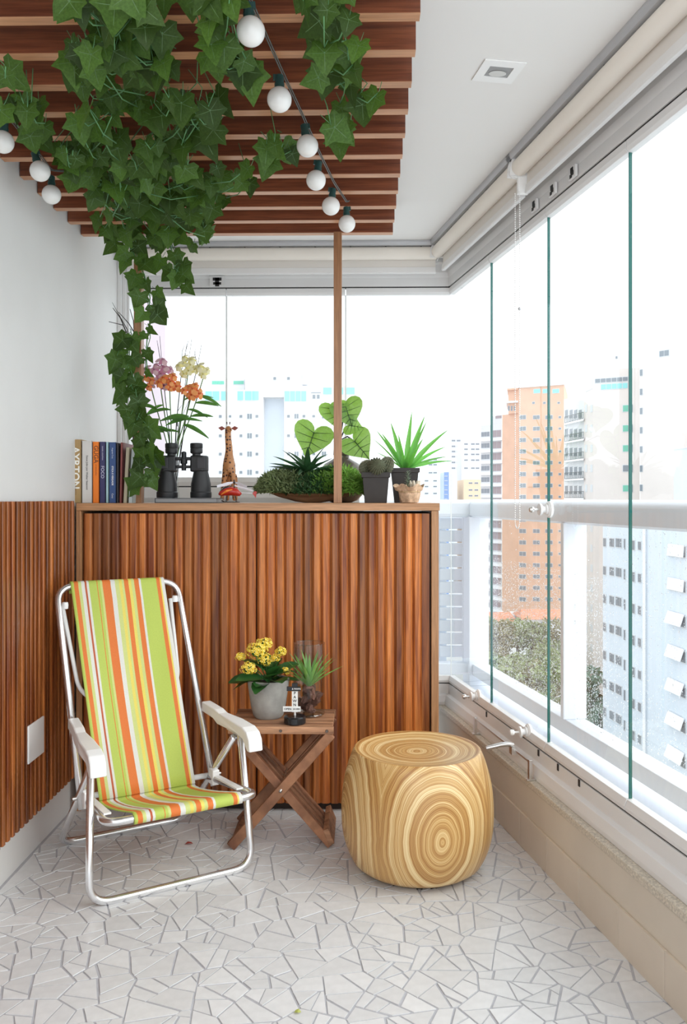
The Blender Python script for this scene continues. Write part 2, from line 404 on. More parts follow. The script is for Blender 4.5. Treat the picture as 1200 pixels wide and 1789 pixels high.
# ---- roller blinds
def blind(name, label, rot, a, b, M4=None, chain=None):
    t = thing(name, label, 'blind', rz=rot)
    if M4 is not None: t.matrix_local = M4
    part('ceiling_rail', MB().sweep([(1.115, ZC-.0005), (1.115, ZC-.012), (1.122, ZC-.024), (1.165, ZC-.024), (1.165, ZC-.0005)], a-.02, b+.03), M['alu_grey'], t, bevel=.001)
    mb = MB(); mb.tube([(1.153, a+.01, 2.492), (1.153, b-.012, 2.492)], .031, n=24)
    part('fabric_roll', mb, M['blind'], t, smooth=True)
    part('fabric_drop', MB().box(1.180, 1.1825, a+.012, b-.014, 2.428, 2.50), M['blind2'], t)
    part('bottom_bar', MB().sweep([(1.174, 2.398), (1.171, 2.404), (1.174, 2.430), (1.188, 2.430), (1.190, 2.400)], a+.012, b-.014), M['alu'], t, bevel=.001)
    for yy, w in ((b-.008, 1), (a+.004, -1)):
        part('bracket', MB().sweep([(1.118, 2.528), (1.118, 2.50), (1.105, 2.458), (1.185, 2.458), (1.185, 2.528)] if False else [(1.125, 2.523), (1.118, 2.50), (1.116, 2.462), (1.19, 2.462), (1.19, 2.523)], yy-.003, yy+.003), M['alu'], t, bevel=.001)
    for k in range(9):
        yy = a + (b-a)*(k+.5)/9
        part('rail_screw', MB().lathe([(.004, 0), (.004, .002)], (1.140, yy, ZC-.0262), n=10), M['black'], t)
    return t
sj = s_of(905, 1.153)
bl = blind('roller_blind', 'rolled cream blind above the side glazing, far length ending at the room corner', TH, sj+.01, 4.03)
bl2 = blind('roller_blind', 'rolled cream blind above the side glazing, near length with bead chain at its end', TH, -1.2, sj-.004)
bc = blind('roller_blind', 'rolled cream blind above the back window, behind the timber posts', 0, -.385, 1.16, M4=Matrix(((0, -1, 0, 0), (1, 0, 0, YG-LG-.02), (0, 0, 1, 0), (0, 0, 0, 1))))
# chain mechanism and bead chain
part('drive_housing', MB().lathe([(.028, -.012), (.034, -.01), (.034, .006), (.028, .008)], n=20, M=Matrix.Translation((1.150, sj+.002, 2.492)) @ Matrix.Rotation(R(90), 4, 'X')), M['plastic'], bl2, smooth=True)
part('drive_guide', MB().box(1.15, 1.19, sj-.01, sj+.008, 2.40, 2.485), M['plastic'], bl2, bevel=.003)
ch = MB(); zb_ = 1.20; zt = 2.41
def chain_pts():
    pts = []
    wa, wb = .0, .0
    n = 150
    for i in range(n): pts.append((1.150, sj+.022, zt-(zt-zb_-.02)*i/n))
    for i in range(13):
        a = math.pi*i/12; pts.append((1.150, sj+.022*math.cos(a)-.0, zb_+.018-.03*math.sin(a)))
    for i in range(n): pts.append((1.150, sj-.022, zb_+.02+(zt-zb_-.02)*i/n))
    return pts
for p in chain_pts(): ch.ball(p, .0026, n=4)
o = part('bead_chain', ch, M['plastic'], bl2, smooth='all'); o['kind'] = 'stuff'
part('chain_stop', MB().ball((1.150, sj-.022, 1.98), .006, n=6), M['alu_grey'], bl2, smooth='all')

# ---- knobs and locking rod of the side glazing
def knob(u, v, name, label, tip, base='clear', flip=1):
    s = s_of(u, LG); r = ray(u, v); t_ = rw(LG, s, 0).y / r.y; z = EYE + r.z*t_
    t = thing(name, label, 'window knob', loc=rw(LG-.001, s, z), rz=TH)
    Mr = Matrix.Rotation(R(-90), 4, 'Y')
    part('backplate', MB().lathe([(.030, 0), (.030, .008), (.026, .010), (.024, .013)], n=28, M=Mr), M['plastic'], t, smooth=True)
    part('hub', MB().lathe([(.019, .013), (.019, .020), (.012, .022), (.012, .034), (.021, .036), (.021, .044), (.012, .046)], n=24, M=Mr), M['alu'], t, smooth=True)
    kn = part('turn_knob', MB().lathe([(.004, .046), (.004, .062), (.009, .064), (.012, .072), (.009, .080), (.003, .082)], n=16, M=Mr), tip, t, smooth=True)
    return t
knob(962, 890, 'window_knob', 'steel tipped round knob on the glass at handrail height', M['metal'])
knob(838, 1216, 'window_knob', 'steel tipped knob low on the glass, the farther one by the corner', M['metal'])
knob(926, 1278, 'window_knob', 'white tipped knob low on the glass above the locking rod', M['plastic'])
t = thing('locking_rod', 'steel locking rod with lever handle fixed to the lower side track', 'window handle', rz=TH)
sa, sb = s_of(838, LF-.03), s_of(935, LF-.03)
for ss in (sa, sb): part('rod_bracket', MB().box(LF-.064, LF-.031, ss-.009, ss+.009, .2695, .275).box(LF-.056, LF-.044, ss-.009, ss+.009, .275, .345), M['metal'], t, bevel=.001)
part('rod', MB().box(LF-.054, LF-.046, sb, sa, .333, .341), M['metal'], t, bevel=.001)
sm = s_of(897, LF-.05)
part('lever', MB().tube([(LF-.050, sm, .352), (LF-.075, sm, .356), (LF-.10, sm+.002, .354), (LF-.155, sm+.012, .341)], [.008, .009, .009, .007], n=10).box(LF-.062, LF-.044, sm-.014, sm+.014, .318, .346), M['metal'], t, smooth=True)

# ---- balcony railing outside the glass
rl = thing('balcony_railing', 'white aluminium balcony railing just outside the glazing with thick top rail', 'railing', rz=TH)
LR = 1.49
tr = []
for i in range(12):
    a = math.pi*i/11; tr.append((LR-.055*math.cos(a), 1.262+.030*math.sin(a)))
part('top_rail', MB().sweep(tr[::-1] + [(LR-.052, 1.205), (LR-.03, 1.195), (LR+.03, 1.195), (LR+.052, 1.205)], -1.2, 4.45), M['alu_rail'], rl, smooth=True)
part('bottom_rail', MB().box(LR-.04, LR+.045, -1.2, 4.45, .355, .415), M['alu_rail'], rl, bevel=.003)
part('slab_edge', MB().box(LB+.2, LR+.12, -1.2, 4.5, .05, .30), M['alu_rail'], rl)
for u0, u1 in ((981, 1024), (815, 845)):
    sA, sB = s_of(u0, LR), s_of(u1, LR); s0 = (sA+sB)/2
    part('post', MB().box(LR-.050, LR+.050, s0-.014, s0+.014, .415, 1.20), M['alu_rail'], rl, bevel=.004)
part('post', MB().box(LR-.05, LR+.05, .35, .378, .415, 1.20), M['alu_rail'], rl, bevel=.004)
part('corner_post', MB().box(LR-.06, LR+.05, 4.38, 4.49, .30, 1.20), M['alu_rail'], rl, bevel=.004)
gp = part('safety_glass', MB().add([(LR, -1.2, .415), (LR, 4.4, .415), (LR, 4.4, 1.2), (LR, -1.2, 1.2)], [(0, 1, 2, 3)]), M['glass'], rl)
dm = MB()
def drops(mb, n, s0, s1, z0, z1, r0, r1, L=LR):
    for _ in range(n):
        s_, z_ = rnd.uniform(s0, s1), z0+(z1-z0)*rnd.random()**1.25
        r_ = r0 + (r1-r0)*rnd.random()**3
        k = 5; vs_ = [(L-.0008, s_+r_*math.cos(2*math.pi*i/k), z_+r_*1.15*math.sin(2*math.pi*i/k)) for i in range(k)] + [(L-.0008-r_*.6, s_, z_-r_*.2)]
        mb.add(vs_, [((i+1) % k, i, k) for i in range(k)]+[tuple(range(k))])
drops(dm, 13000, 2.95, 4.2, .42, 1.0, .001, .0030)
drops(dm, 5000, 1.6, 2.95, .42, 1.19, .0009, .0030)
drops(dm, 350, 1.6, 4.2, .42, 1.19, .002, .0036)
o = part('raindrops', dm, M['drop'], gp, smooth='all'); o['kind'] = 'stuff'
# back run of the railing, short return seen right of the cabinet
rb = thing('balcony_railing', 'short return of white railing behind the back window', 'railing')
cor = rw(LR, 4.435, 0)
part('top_rail', MB().box(-1.3, cor.x, cor.y-.05, cor.y+.05, 1.195, 1.29), M['alu_rail'], rb, bevel=.02)
part('bottom_rail', MB().box(-.3, cor.x, cor.y-.04, cor.y+.04, .355, .415), M['alu_rail'], rb, bevel=.003)
lw = MB()
part('louvre_frame', MB().box(XC-.24, XC+.02, cor.y+.10, cor.y+.14, .2, 1.25), M['alu_rail'], rb)
for k in range(11): part('louvre', MB().box(XC-.02, XC+.13, cor.y+.06, cor.y+.085, .43+.07*k, .43+.07*k+.062), M['alu_rail'], rb, bevel=.003)
part('louvre_post', MB().box(XC+.10, XC+.135, cor.y+.03, cor.y+.06, .4, 1.2), M['alu_rail'], rb)

# ============================================================ WALL SLATS AND CABINET
YC = 3.53; ZT = 1.277
def flute(w, d, z0, z1):            # a slat with a rounded trapezoid face, facing -y
    return MB().prism([(-w/2, 0), (-w/2, -d*.35), (-w*.26, -d), (w*.26, -d), (w/2, -d*.35), (w/2, 0)], z0, z1)
wp = thing('wall_panelling', 'reddish slatted timber wainscot along the left wall, from dado height to above the floor', 'panelling')
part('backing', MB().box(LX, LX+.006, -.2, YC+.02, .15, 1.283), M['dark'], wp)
sl_m = MB().prism([(-.0115, 0), (-.0115, -.016), (-.0085, -.019), (.0085, -.019), (.0115, -.016), (.0115, 0)], .147, 1.286).mesh('wall_slat', M['slat_wall'])
for k in range(92):
    link('slat', sl_m, wp, loc=(LX+.006, YC-.022-.0405*k, 0), rot=(0, 0, R(90)))
# blank plate on the slats
pm = thing('blank_plate', 'white rectangular blank plate on the slatted wall panelling', 'wall plate', loc=(LX+.0235, 3.0, .0))
y0, y1 = -1.175/(-(42-628)/F)*1.0, 0
ya, yb = 1.176*F/(628-43), 1.176*F/(628-71)
zc0 = EYE-(1295-HZ)*((ya+yb)/2)/F
part('plate', MB().box(0, .007, ya-3.0, yb-3.0, zc0-.068, zc0+.068), M['plastic'], pm, bevel=.004)

cab = thing('cabinet', 'timber cabinet with two vertically fluted doors and a pale oak surround', 'cabinet', loc=(0, YC, 0))
CX0, CX1 = -1.172, .325
part('top_board', MB().box(CX0, CX1+.004, 0, .56, ZT-.031, ZT), M['trim_wood'], cab, bevel=.0015)
part('side_panel', MB().box(CX1-.030, CX1, 0, .56, .003, ZT-.0315), M['trim_wood_v'], cab, bevel=.0015)
part('side_panel', MB().box(CX0, CX0+.020, 0, .56, .003, ZT-.0315), M['trim_wood_v'], cab, bevel=.0015)
part('back_panel', MB().box(CX0+.02, CX1-.03, .05, .556, .04, ZT-.04), M['dark'], cab)
part('plinth', MB().box(CX0+.02, CX1-.03, .045, .07, .003, .05), M['dark'], cab)
PIT = .0379
zs0, zs1 = .036, ZT-.043
flm = flute(.0368, .0135, zs0, zs1).mesh('door_slat', M['slat'])
for dx0, n in ((CX0+.0235, 19), (CX0+.0235+19*PIT+.004, 18)):
    d = part('door', MB().box(dx0, dx0+n*PIT-.001, .028, .046, zs0, zs1), M['slat'], cab)
    for k in range(n): link('slat', flm, d, loc=(dx0+PIT*(k+.5), .028, 0))
    if n == 18: part('edge_strip', MB().box(dx0+n*PIT, CX1-.036, .022, .046, zs0, zs1), M['slat'], d)

# ============================================================ PERGOLA
ZB = 2.432; YL = 3.704; SP = .1657
pg = thing('slatted_pergola', 'hanging timber pergola of deep parallel slats carried by two posts', 'pergola', loc=(0, YL, ZB))
x0, x1 = LX+.003, .1425
for k in range(14):
    y = -SP*k
    sl = part('slat', MB().box((x0-x1)/2, (x1-x0)/2, -.018, .018, .0012, ZC-ZB-.001), M['perg'], pg, loc=((x0+x1)/2, y-.018, 0))
    part('pale_underside', MB().box((x0-x1)/2, (x1-x0)/2, -.018, .018, 0, .0011), M['perg_under'], sl)  # thin strip in a paler wood tone along each slat's underside
for xa, xb in ((-.964, -.932), (-.110, -.076)):
    part('post', MB().box(-(xb-xa)/2, (xb-xa)/2, -.024, .024, ZT-ZB+.0005, -.0005), M['perg_v'], pg, loc=((xa+xb)/2, -.030, 0), bevel=.001)

# ============================================================ STRING LIGHTS
M['cord'] = plain('dark_green_cord', (.10, .125, .12), .45)
M['socket'] = plain('green_socket', (.02, .07, .065), .4)
M['bulb'] = plain('milky_glass_bulb', (.86, .86, .84), .22)
def string_light(label, bulbs, path, hook=None):
    t = thing('string_light', label, 'string light', loc=path[0], group=None)
    o0 = Vector(path[0])
    for off in ((0, 0, 0), (.004, 0, .003)):
        part('cord', MB().tube([Vector(p)-o0+Vector(off) for p in path], .0017, n=6), M['cord'], t, smooth='all')
    for (c, r_, up) in bulbs:
        up = Vector(up).normalized(); q = up.to_track_quat('Z', 'Y').to_matrix().to_4x4()
        Mt = Matrix.Translation(Vector(c)-o0) @ q
        sk = part('socket', MB().lathe([(.010, r_*.80), (.0125, r_*.86), (.0135, r_*1.25), (.0115, r_*1.35), (.0115, r_*1.9), (.008, r_*2.0)], n=16).box(-.004, .004, .008, .017, r_*1.55, r_*2.0), M['socket'], t, smooth=True, M=Mt)
        prof = [(max(.0001, r_*math.sin(a)), -r_*math.cos(a)) for a in [math.pi*i/16*.86 for i in range(17)]]
        part('bulb', MB().lathe(prof, n=22, caps=True), M['bulb'], sk, smooth='all')
BR = .0325
def bz(u, v, rpx, zz=None):
    d = BR*F/rpx
    return at_y(u, v, d*math.cos(YAW))
rb_ = [(438, 55, 20.5), (488, 174, 17), (537, 255, 14.5), (552, 315, 12.5), (578, 360, 11), (606, 391, 10)]
lb_ = [(5, 248, 13), (70, 299, 13), (90, 340, 11.5)]
bul = []; path = [at_z(418, -150, ZB-.02), at_z(430, -60, ZB-.04)]
for (u, v, r_), (su, sv) in zip(rb_, ((434, 16), (490, 140), (531, 228), (560, 292), (584, 343), (605, 374))):
    p = at_z(u, v, ZB-.085); q = at_z(su, sv, ZB-.02); q = Vector((q.x, p.y+(q.x-p.x)*.1, p.z+.08))
    bul.append((p, BR, q-p)); path.append(Vector((q.x, q.y-.004, q.z+.002)))
path.append(at_z(609, 352, ZB-.002))
pth = round_path(path, .03, 4)
string_light('string of milky round bulbs on the right half of the pergola', bul, pth)
bul = []; path = [at_z(-60, 150, ZB-.03)]
for (u, v, r_), (su, sv) in zip(lb_, ((9, 222), (56, 279), (90, 322))):
    p = at_z(u, v, ZB-.085); q = Vector((p.x+(su-u)*.0018, p.y, p.z+.08)); 
    bul.append((p, BR, q-p)); path.append(Vector((q.x, q.y-.004, q.z)))
path.append(at_z(112, 300, ZB-.002))
string_light('string of three milky round bulbs at the left wall end of the pergola', bul, round_path(path, .03, 4))

# ============================================================ IVY
M['ivy'] = translucent_leaf('ivy_leaf', (.050, .105, .017), .5, noise=.3, nscale=14, vary=.55, tl=.22); M['ivy'].node_tree.nodes['Principled BSDF'].inputs['Specular IOR Level'].default_value = .25
M['vein'] = plain('ivy_vein', (.085, .17, .05), .5)
M['stem'] = plain('ivy_stem', (.10, .26, .10), .5)
def ivy_leaf_mesh(k):
    rr = random.Random(50+k)
    # lobes: tip, two shoulders, two basal
    out = [(0, -.02), (-.17, -.20), (-.40, -.17), (-.39, .03), (-.60, .24), (-.36, .40), (-.24, .62), (0, 1.0-.14*rr.random()), (.24, .60), (.36, .39), (.60+.06*rr.random(), .27), (.40, .03), (.40, -.18), (.16, -.20)]
    c = (0, .18)
    fold = .10+.16*rr.random(); curl = rr.uniform(.10, .34)
    def zf(x, y): return abs(x)*fold*1.3 - curl*(max(0, y-.1)**1.6) - .3*curl*x*x
    mb = MB(); ring = [(x, y, zf(x, y)) for x, y in out]
    mid = [(x*.5+c[0]*.5, y*.5+c[1]*.5, zf(x*.5, y*.5+.09)+.015) for x, y in out]
    vs_ = [(c[0], c[1], .0)] + mid + ring; n = len(out)
    fs = []
    for i in range(n):
        j = (i+1) % n; fs.append((0, 1+i, 1+j)); fs.append((1+i, 1+n+i, 1+n+j, 1+j))
    mb.add(vs_, fs, 0)
    for i in (2, 4, 7, 10, 12):
        e = Vector(ring[i]); m_ = Vector(mid[i]); a = Vector((0, .02, .004)); cc = Vector((0, .18, .004))
        d = (e-a); w = Vector((-d.y, d.x, 0)).normalized()*.009
        m2 = m_+Vector((0, 0, .004)); e2 = a.lerp(e, .9)+Vector((0, 0, .003)); e2.z = e.z*.9+.006
        mb.add([cc-w, cc+w, m2+w, m2-w, e2], [(0, 1, 2, 3), (3, 2, 4)], 1)
    mb.tube([(0, .17, 0), (0, -.12, -.02), (0, -.42, -.02+.1*rr.random())], .014, n=4, mi=2)
    return mb.mesh('ivy_leaf', [M['ivy'], M['vein'], M['stem']], 'all')
IVY = [ivy_leaf_mesh(k) for k in range(6)]
def orient(tip, nrm):
    y = Vector(tip).normalized(); z = Vector(nrm); z = (z - y*z.dot(y))
    if z.length < 1e-3: z = y.orthogonal()
    z.normalize(); x = y.cross(z); return Matrix((x, y, z)).transposed().to_4x4()
def place_leaf(t, o0, p, size, tip, nrm, meshes=IVY, name='leaf'):
    Mx = Matrix.Translation(Vector(p)-o0) @ orient(tip, nrm) @ Matrix.Diagonal((size, size, size, 1))
    return link(name, rnd.choice(meshes), t, M=Mx)
def inpoly(x, y, poly):
    c = False
    for i in range(len(poly)):
        (xa, ya), (xb, yb) = poly[i], poly[i-1]
        if (ya > y) != (yb > y) and x < (xb-xa)*(y-ya)/(yb-ya)+xa: c = not c
    return c
def mass(label, polys, size=.081, drop=(.01, .11), nst=6):
    """ivy hanging just under the slats; each poly = outline of a clump and how many leaves it carries"""
    first = polys[0][0][0]; o0 = at_z(first[0], first[1], ZB)
    t = thing('ivy_garland', label, 'ivy', loc=o0)
    st = MB()
    for poly, n in polys:
        n = int(n*.84); us = [a for a, b in poly]; vv = [b for a, b in poly]; k = 0; ps = []
        while k < n:
            u, v = rnd.uniform(min(us), max(us)), rnd.uniform(min(vv), max(vv))
            if not inpoly(u, v, poly): continue
            if any(math.hypot(u-a, v+24-b) < r_+26 for a, b, r_ in rb_+lb_): continue       # keep the bulbs free of leaves
            if any(math.hypot(u-a, v-b) < 7 for a, b in ps[-12:]): continue
            ps.append((u, v)); k += 1
            h = rnd.uniform(*drop); p = at_z(u, v, ZB-h)
            tip = (rnd.gauss(0, .65), rnd.uniform(-.2, .9), -1.0+rnd.gauss(0, .35)); nrm = (rnd.gauss(0, .55), -1, -.45+rnd.gauss(0, .5))
            place_leaf(t, o0, p, size*rnd.uniform(.60, 1.12), tip, nrm)
            if k % 3 == 0: st.tube([p-o0, p-o0+Vector((rnd.uniform(-.03, .03), rnd.uniform(-.05, .02), .03)), p-o0+Vector((rnd.uniform(-.04, .04), rnd.uniform(-.06, .02), h+.01))], .0016, n=4)
            if k > 1 and k % 2 == 0:
                a = at_z(*ps[-2], ZB-h-.01); st.tube([a-o0, (a+p)/2-o0+Vector((0, 0, -.02)), p-o0], .0018, n=4)
    part('stems', st, M['stem'], t, smooth='all')['kind'] = 'stuff'
    return t
mass('thick ivy garland hanging from the pergola near the top left, broad clump above the rest', [
    ([(125, -25), (300, -25), (290, 40), (300, 110), (255, 130), (215, 100), (150, 90), (130, 40)], 44),
    ([(120, 60), (180, 50), (300, 110), (245, 180), (250, 200), (170, 195), (130, 165), (115, 120)], 34)])
mass('ivy garland at mid pergola running down the middle, between two clumps', [
    ([(135, 185), (215, 190), (220, 290), (170, 290), (132, 255)], 26),
    ([(240, 165), (385, 160), (390, 205), (360, 250), (300, 285), (235, 255)], 40)])
mass('dense lowest ivy clump at the far end of the pergola above the left post', [
    ([(140, 285), (225, 275), (250, 330), (240, 400), (185, 410), (150, 350)], 38),
    ([(225, 260), (340, 260), (350, 330), (260, 345)], 30),
    ([(240, 330), (385, 330), (380, 400), (340, 425), (250, 415)], 44),
    ([(350, 285), (440, 285), (440, 330), (395, 350), (360, 355)], 16)])
mass('ivy sprig trailing from the top edge beside the nearest bulb', [
    ([(322, -25), (450, -25), (440, 30), (420, 60), (440, 130), (385, 110), (335, 110), (350, 50)], 28)])
mass('ivy sprig hanging under the right half of the pergola, topmost pair of clumps', [
    ([(515, -25), (620, -25), (620, 20), (575, 18), (530, 10)], 8),
    ([(560, 20), (615, 15), (640, 60), (632, 95), (575, 95), (555, 70)], 13),
    ([(560, 110), (625, 110), (662, 165), (610, 190), (565, 175)], 13)])
mass('small ivy sprig beside the third bulb of the long string', [
    ([(460, 235), (520, 235), (525, 280), (475, 290), (455, 270)], 10),
    ([(535, 205), (605, 205), (600, 240), (550, 240)], 9)])
mass('ivy sprig against the left wall beside the short bulb string', [
    ([(-10, 165), (60, 165), (88, 215), (60, 250), (25, 235), (-10, 215)], 17),
    ([(60, 255), (135, 255), (140, 310), (105, 330), (75, 290)], 16),
    ([(0, 112), (32, 112), (30, 138), (0, 135)], 3)], size=.078)
# the strand climbing down the left post
def strand(label, pts, n, size, spread, y, tw=0.0):
    o0 = at_y(pts[0][0], pts[0][1], y); t = thing('ivy_strand', label, 'ivy', loc=o0)
    P3 = [at_y(u, v, y+dy) for (u, v, dy) in pts]
    seg = [0]
    for a, b in zip(P3[:-1], P3[1:]): seg.append(seg[-1]+(b-a).length)
    part('stems', MB().tube([p-o0 for p in P3], .0028, n=5).tube([p-o0+Vector((.012*math.sin(i*1.7), .004, 0)) for i, p in enumerate(P3)], .002, n=5), M['stem'], t, smooth='all')
    for k in range(n):
        d = seg[-1]*(k+rnd.uniform(.1, .9))/n
        i = max(j for j in range(len(seg)-1) if seg[j] <= d); f_ = (d-seg[i])/(seg[i+1]-seg[i]); c = P3[i].lerp(P3[i+1], f_)
        side = -1 if k % 2 else 1
        p = c + Vector((side*rnd.uniform(.1, 1)*spread, -rnd.uniform(.006, .03), rnd.uniform(-.01, .02)))
        place_leaf(t, o0, p, size*rnd.uniform(.7, 1.15), (side*rnd.uniform(.1, 1.1), rnd.uniform(-.3, .3), -1+rnd.uniform(-.2, .5)), (rnd.gauss(0, .5), -1, rnd.gauss(.1, .4)))
    return t
strand('long ivy strand winding down the left timber post to the books', [(205, 395, 0), (232, 440, -.05), (252, 480, -.06), (262, 520, -.06), (258, 560, -.05)], 17, .086, .038, 3.63)
strand('ivy strand left of the post continuing down to the cabinet top', [(228, 585, 0), (219, 640, 0), (228, 690, -.05), (245, 740, -.06), (262, 780, -.06), (262, 812, -.05), (250, 850, -.03)], 32, .086, .036, 3.64)
strand('short ivy strand dangling right of the left post', [(290, 400, 0), (300, 440, 0), (305, 470, 0), (318, 500, 0)], 11, .088, .045, 3.62)
strand('thin bare ivy tendril with few small leaves beside the left post', [(262, 560, 0), (257, 590, 0), (255, 620, 0), (258, 655, 0)], 5, .055, .012, 3.63)

# ============================================================ BEACH CHAIR
M['canvas'], n_, l_, b_ = newmat('striped_canvas')
b_.inputs['Roughness'].default_value = .65
at_ = N(n_, 'ShaderNodeAttribute', attribute_name='stripe_u'); rp = N(n_, 'ShaderNodeValToRGB'); rp.color_ramp.interpolation = 'CONSTANT'
LIME, YEL, ORG, RED, WHT, LYE = (.53, .65, .12), (.85, .74, .15), (.80, .21, .04), (.55, .12, .045), (.80, .80, .74), (.66, .72, .26)
STR = [(0, LIME), (.03, ORG), (.073, LYE), (.105, WHT), (.137, RED), (.16, WHT), (.18, LIME), (.265, ORG), (.272, LIME), (.30, LYE), (.322, ORG), (.41, WHT), (.456, LYE), (.50, YEL), (.53, LYE), (.552, ORG), (.60, YEL), (.63, LYE), (.664, ORG), (.713, WHT), (.737, LIME), (.91, ORG), (.948, YEL), (.962, WHT)]
els = rp.color_ramp.elements
els[0].position = 0; els[0].color = (*LIME, 1); els[1].position = .03; els[1].color = (*ORG, 1)
for p_, c_ in STR[2:]:
    e = els.new(p_); e.color = (*c_, 1)
l_.new(at_.outputs['Fac'], rp.inputs[0])
tc_ = N(n_, 'ShaderNodeTexCoord'); mp_ = N(n_, 'ShaderNodeMapping'); mp_.inputs['Scale'].default_value = (1, 1, .12); l_.new(tc_.outputs['Object'], mp_.inputs[0])
nz_ = N(n_, 'ShaderNodeTexNoise'); nz_.inputs['Scale'].default_value = 700; nz_.inputs['Detail'].default_value = 2; l_.new(mp_.outputs[0], nz_.inputs['Vector'])
mr_ = N(n_, 'ShaderNodeMapRange'); mr_.inputs['From Min'].default_value = .3; mr_.inputs['From Max'].default_value = .7; mr_.inputs['To Min'].default_value = .93; mr_.inputs['To Max'].default_value = 1.05; l_.new(nz_.outputs['Fac'], mr_.inputs['Value'])
sc_ = N(n_, 'ShaderNodeVectorMath', operation='SCALE'); l_.new(rp.outputs[0], sc_.inputs[0]); l_.new(mr_.outputs[0], sc_.inputs['Scale']); l_.new(sc_.outputs[0], b_.inputs['Base Color'])
bp_ = N(n_, 'ShaderNodeBump'); bp_.inputs['Strength'].default_value = .2; bp_.inputs['Distance'].default_value = .001; l_.new(nz_.outputs['Fac'], bp_.inputs['Height']); l_.new(bp_.outputs[0], b_.inputs['Normal'])
tl_ = N(n_, 'ShaderNodeBsdfTranslucent'); l_.new(sc_.outputs[0], tl_.inputs[0]); mx_ = N(n_, 'ShaderNodeMixShader'); mx_.inputs[0].default_value = .15
l_.new(b_.outputs[0], mx_.inputs[1]); l_.new(tl_.outputs[0], mx_.inputs[2]); l_.new(mx_.outputs[0], n_['Material Output'].inputs[0])

# chair frame: local x = across, y = backwards, origin under the front floor bar
chair = thing('beach_chair', 'folding aluminium beach chair with orange, lime and white striped canvas', 'chair', loc=(-.613, 2.84, 0), rz=R(32))
TR = .0125
part('front_leg_frame', MB().tube(round_path([(-.262, .055, .462), (-.283, .0, .013), (.283, .0, .013), (.262, .055, .462)], .075, 8), TR, n=14), M['chair_metal'], chair, smooth='all')
part('rear_leg_frame', MB().tube(round_path([(-.245, .075, .452), (-.25, .55, .013), (.235, .55, .013), (.245, .075, .452)], .07, 8), TR, n=14), M['chair_metal'], chair, smooth='all')
bx = -.018
part('back_frame', MB().tube(round_path([(-.245+.0, .235, .235), (-.236+bx, .580, .965), (.235+bx, .580, .965), (.235, .235, .235)], .07, 8), TR, n=14), M['chair_metal'], chair, smooth='all')
part('seat_frame', MB().tube(round_path([(-.225, .27, .262), (-.252, -.086, .292), (.262, -.086, .292), (.225, .27, .262)], .055, 8), TR, n=14), M['chair_metal'], chair, smooth='all')
part('support_loop', MB().tube(round_path([(-.222+bx, .545, .895), (-.205, .445, .60), (-.14, .43, .545), (.12, .43, .545), (.175, .445, .60), (.192+bx, .535, .90)], .05, 6), .008, n=10), M['plastic'], chair, smooth='all')
for sx in (-1, 1):
    part('loop_cap', MB().lathe([(.011, -.014), (.012, .0), (.010, .010)], c=(sx*.213+bx, .54, .90), n=14), M['plastic'], chair, smooth=True)
    part('pivot_clip', MB().box(sx*.232-.014, sx*.232+.014, .205, .25, .245, .30), M['plastic'], chair, bevel=.004)
    part('pivot_bolt', MB().lathe([(.007, -.022), (.007, .022)], n=12, M=Matrix.Translation((sx*.25, .262, .268)) @ Matrix.Rotation(R(90), 4, 'Y')), M['metal'], chair, smooth=True)
    part('seat_strap', MB().box(-.012, .012, -.10, .10, -.003, .003, M=Matrix.Translation((sx*.228, .085, .290)) @ Matrix.Rotation(R(-4), 4, 'X')), M['plastic'], chair)
part('rear_tube', MB().tube([(-.235, .262, .268), (.235, .262, .268)], .010, n=12), M['plastic'], chair, smooth='all')
for sx in (-1, 1):                     # moulded armrests: level rear, dip, drooped front
    prof = [(.345, .525), (.345, .488), (.25, .480), (.215, .466), (.06, .470), (.0, .462), (-.04, .428), (-.062, .430), (-.055, .470), (-.035, .492), (.0, .503), (.10, .507), (.20, .508), (.235, .517)]
    w0, w1 = (-.026, .026)
    mb = MB(); nn = len(prof)
    def xo(y, s_=sx): return s_*(.268 - .02*max(0, (y-.05)/.3))
    pl = [(xo(y)+w0*(1.0 if y < .2 else .72), y, z) for y, z in prof]; pr = [(xo(y)+w1*(1.0 if y < .2 else .72), y, z) for y, z in prof]
    mb.add(pl+pr, [tuple(range(nn-1, -1, -1)), tuple(range(nn, 2*nn))]+[(i, (i+1) % nn, nn+(i+1) % nn, nn+i) for i in range(nn)])
    ar = part('armrest', mb, M['plastic'], chair, bevel=.005)
    part('ratchet', MB().box(xo(0)-.010, xo(0)+.010, .02, .17, .455, .469), M['alu'], ar)
# canvas: back panel, hem, seat panel
def canvas(name, prof, j0, j1, parent, wav=0):
    nx = 44; V_ = []; fs = []; U = []
    for j, (y, z, xa, xb) in enumerate(prof):
        for i in range(nx+1):
            f = i/nx; sag = wav*math.sin(math.pi*f)*math.sin(math.pi*min(1, max(0, (j-j0)/(j1-j0))))
            rip = .0012*math.sin(f*23+j*.7)*(1 if j0 < j < j1 else 0)
            V_.append((xa+(xb-xa)*f, y+sag+rip, z-sag*.4)); U.append(f)
    for j in range(len(prof)-1):
        for i in range(nx): a = j*(nx+1)+i; fs.append((a, a+1, a+nx+2, a+nx+1))
    mb = MB().add(V_, fs); me = mb.mesh(name, M['canvas'], 'all')
    at = me.attributes.new('stripe_u', 'FLOAT', 'POINT'); at.data.foreach_set('value', U)
    o = link(name, me, parent); m_ = o.modifiers.new('solid', 'SOLIDIFY'); m_.thickness = .0022; m_.offset = 0
    return o
TY, TZ = .580, .965
wrap = []
for i in range(9):
    a = R(250) - R(230)*i/8
    wrap.append((TY+.0150*math.cos(a)*1.0, TZ+.0150*math.sin(a), -.186+bx, .178+bx))
wrap = wrap[::-1]
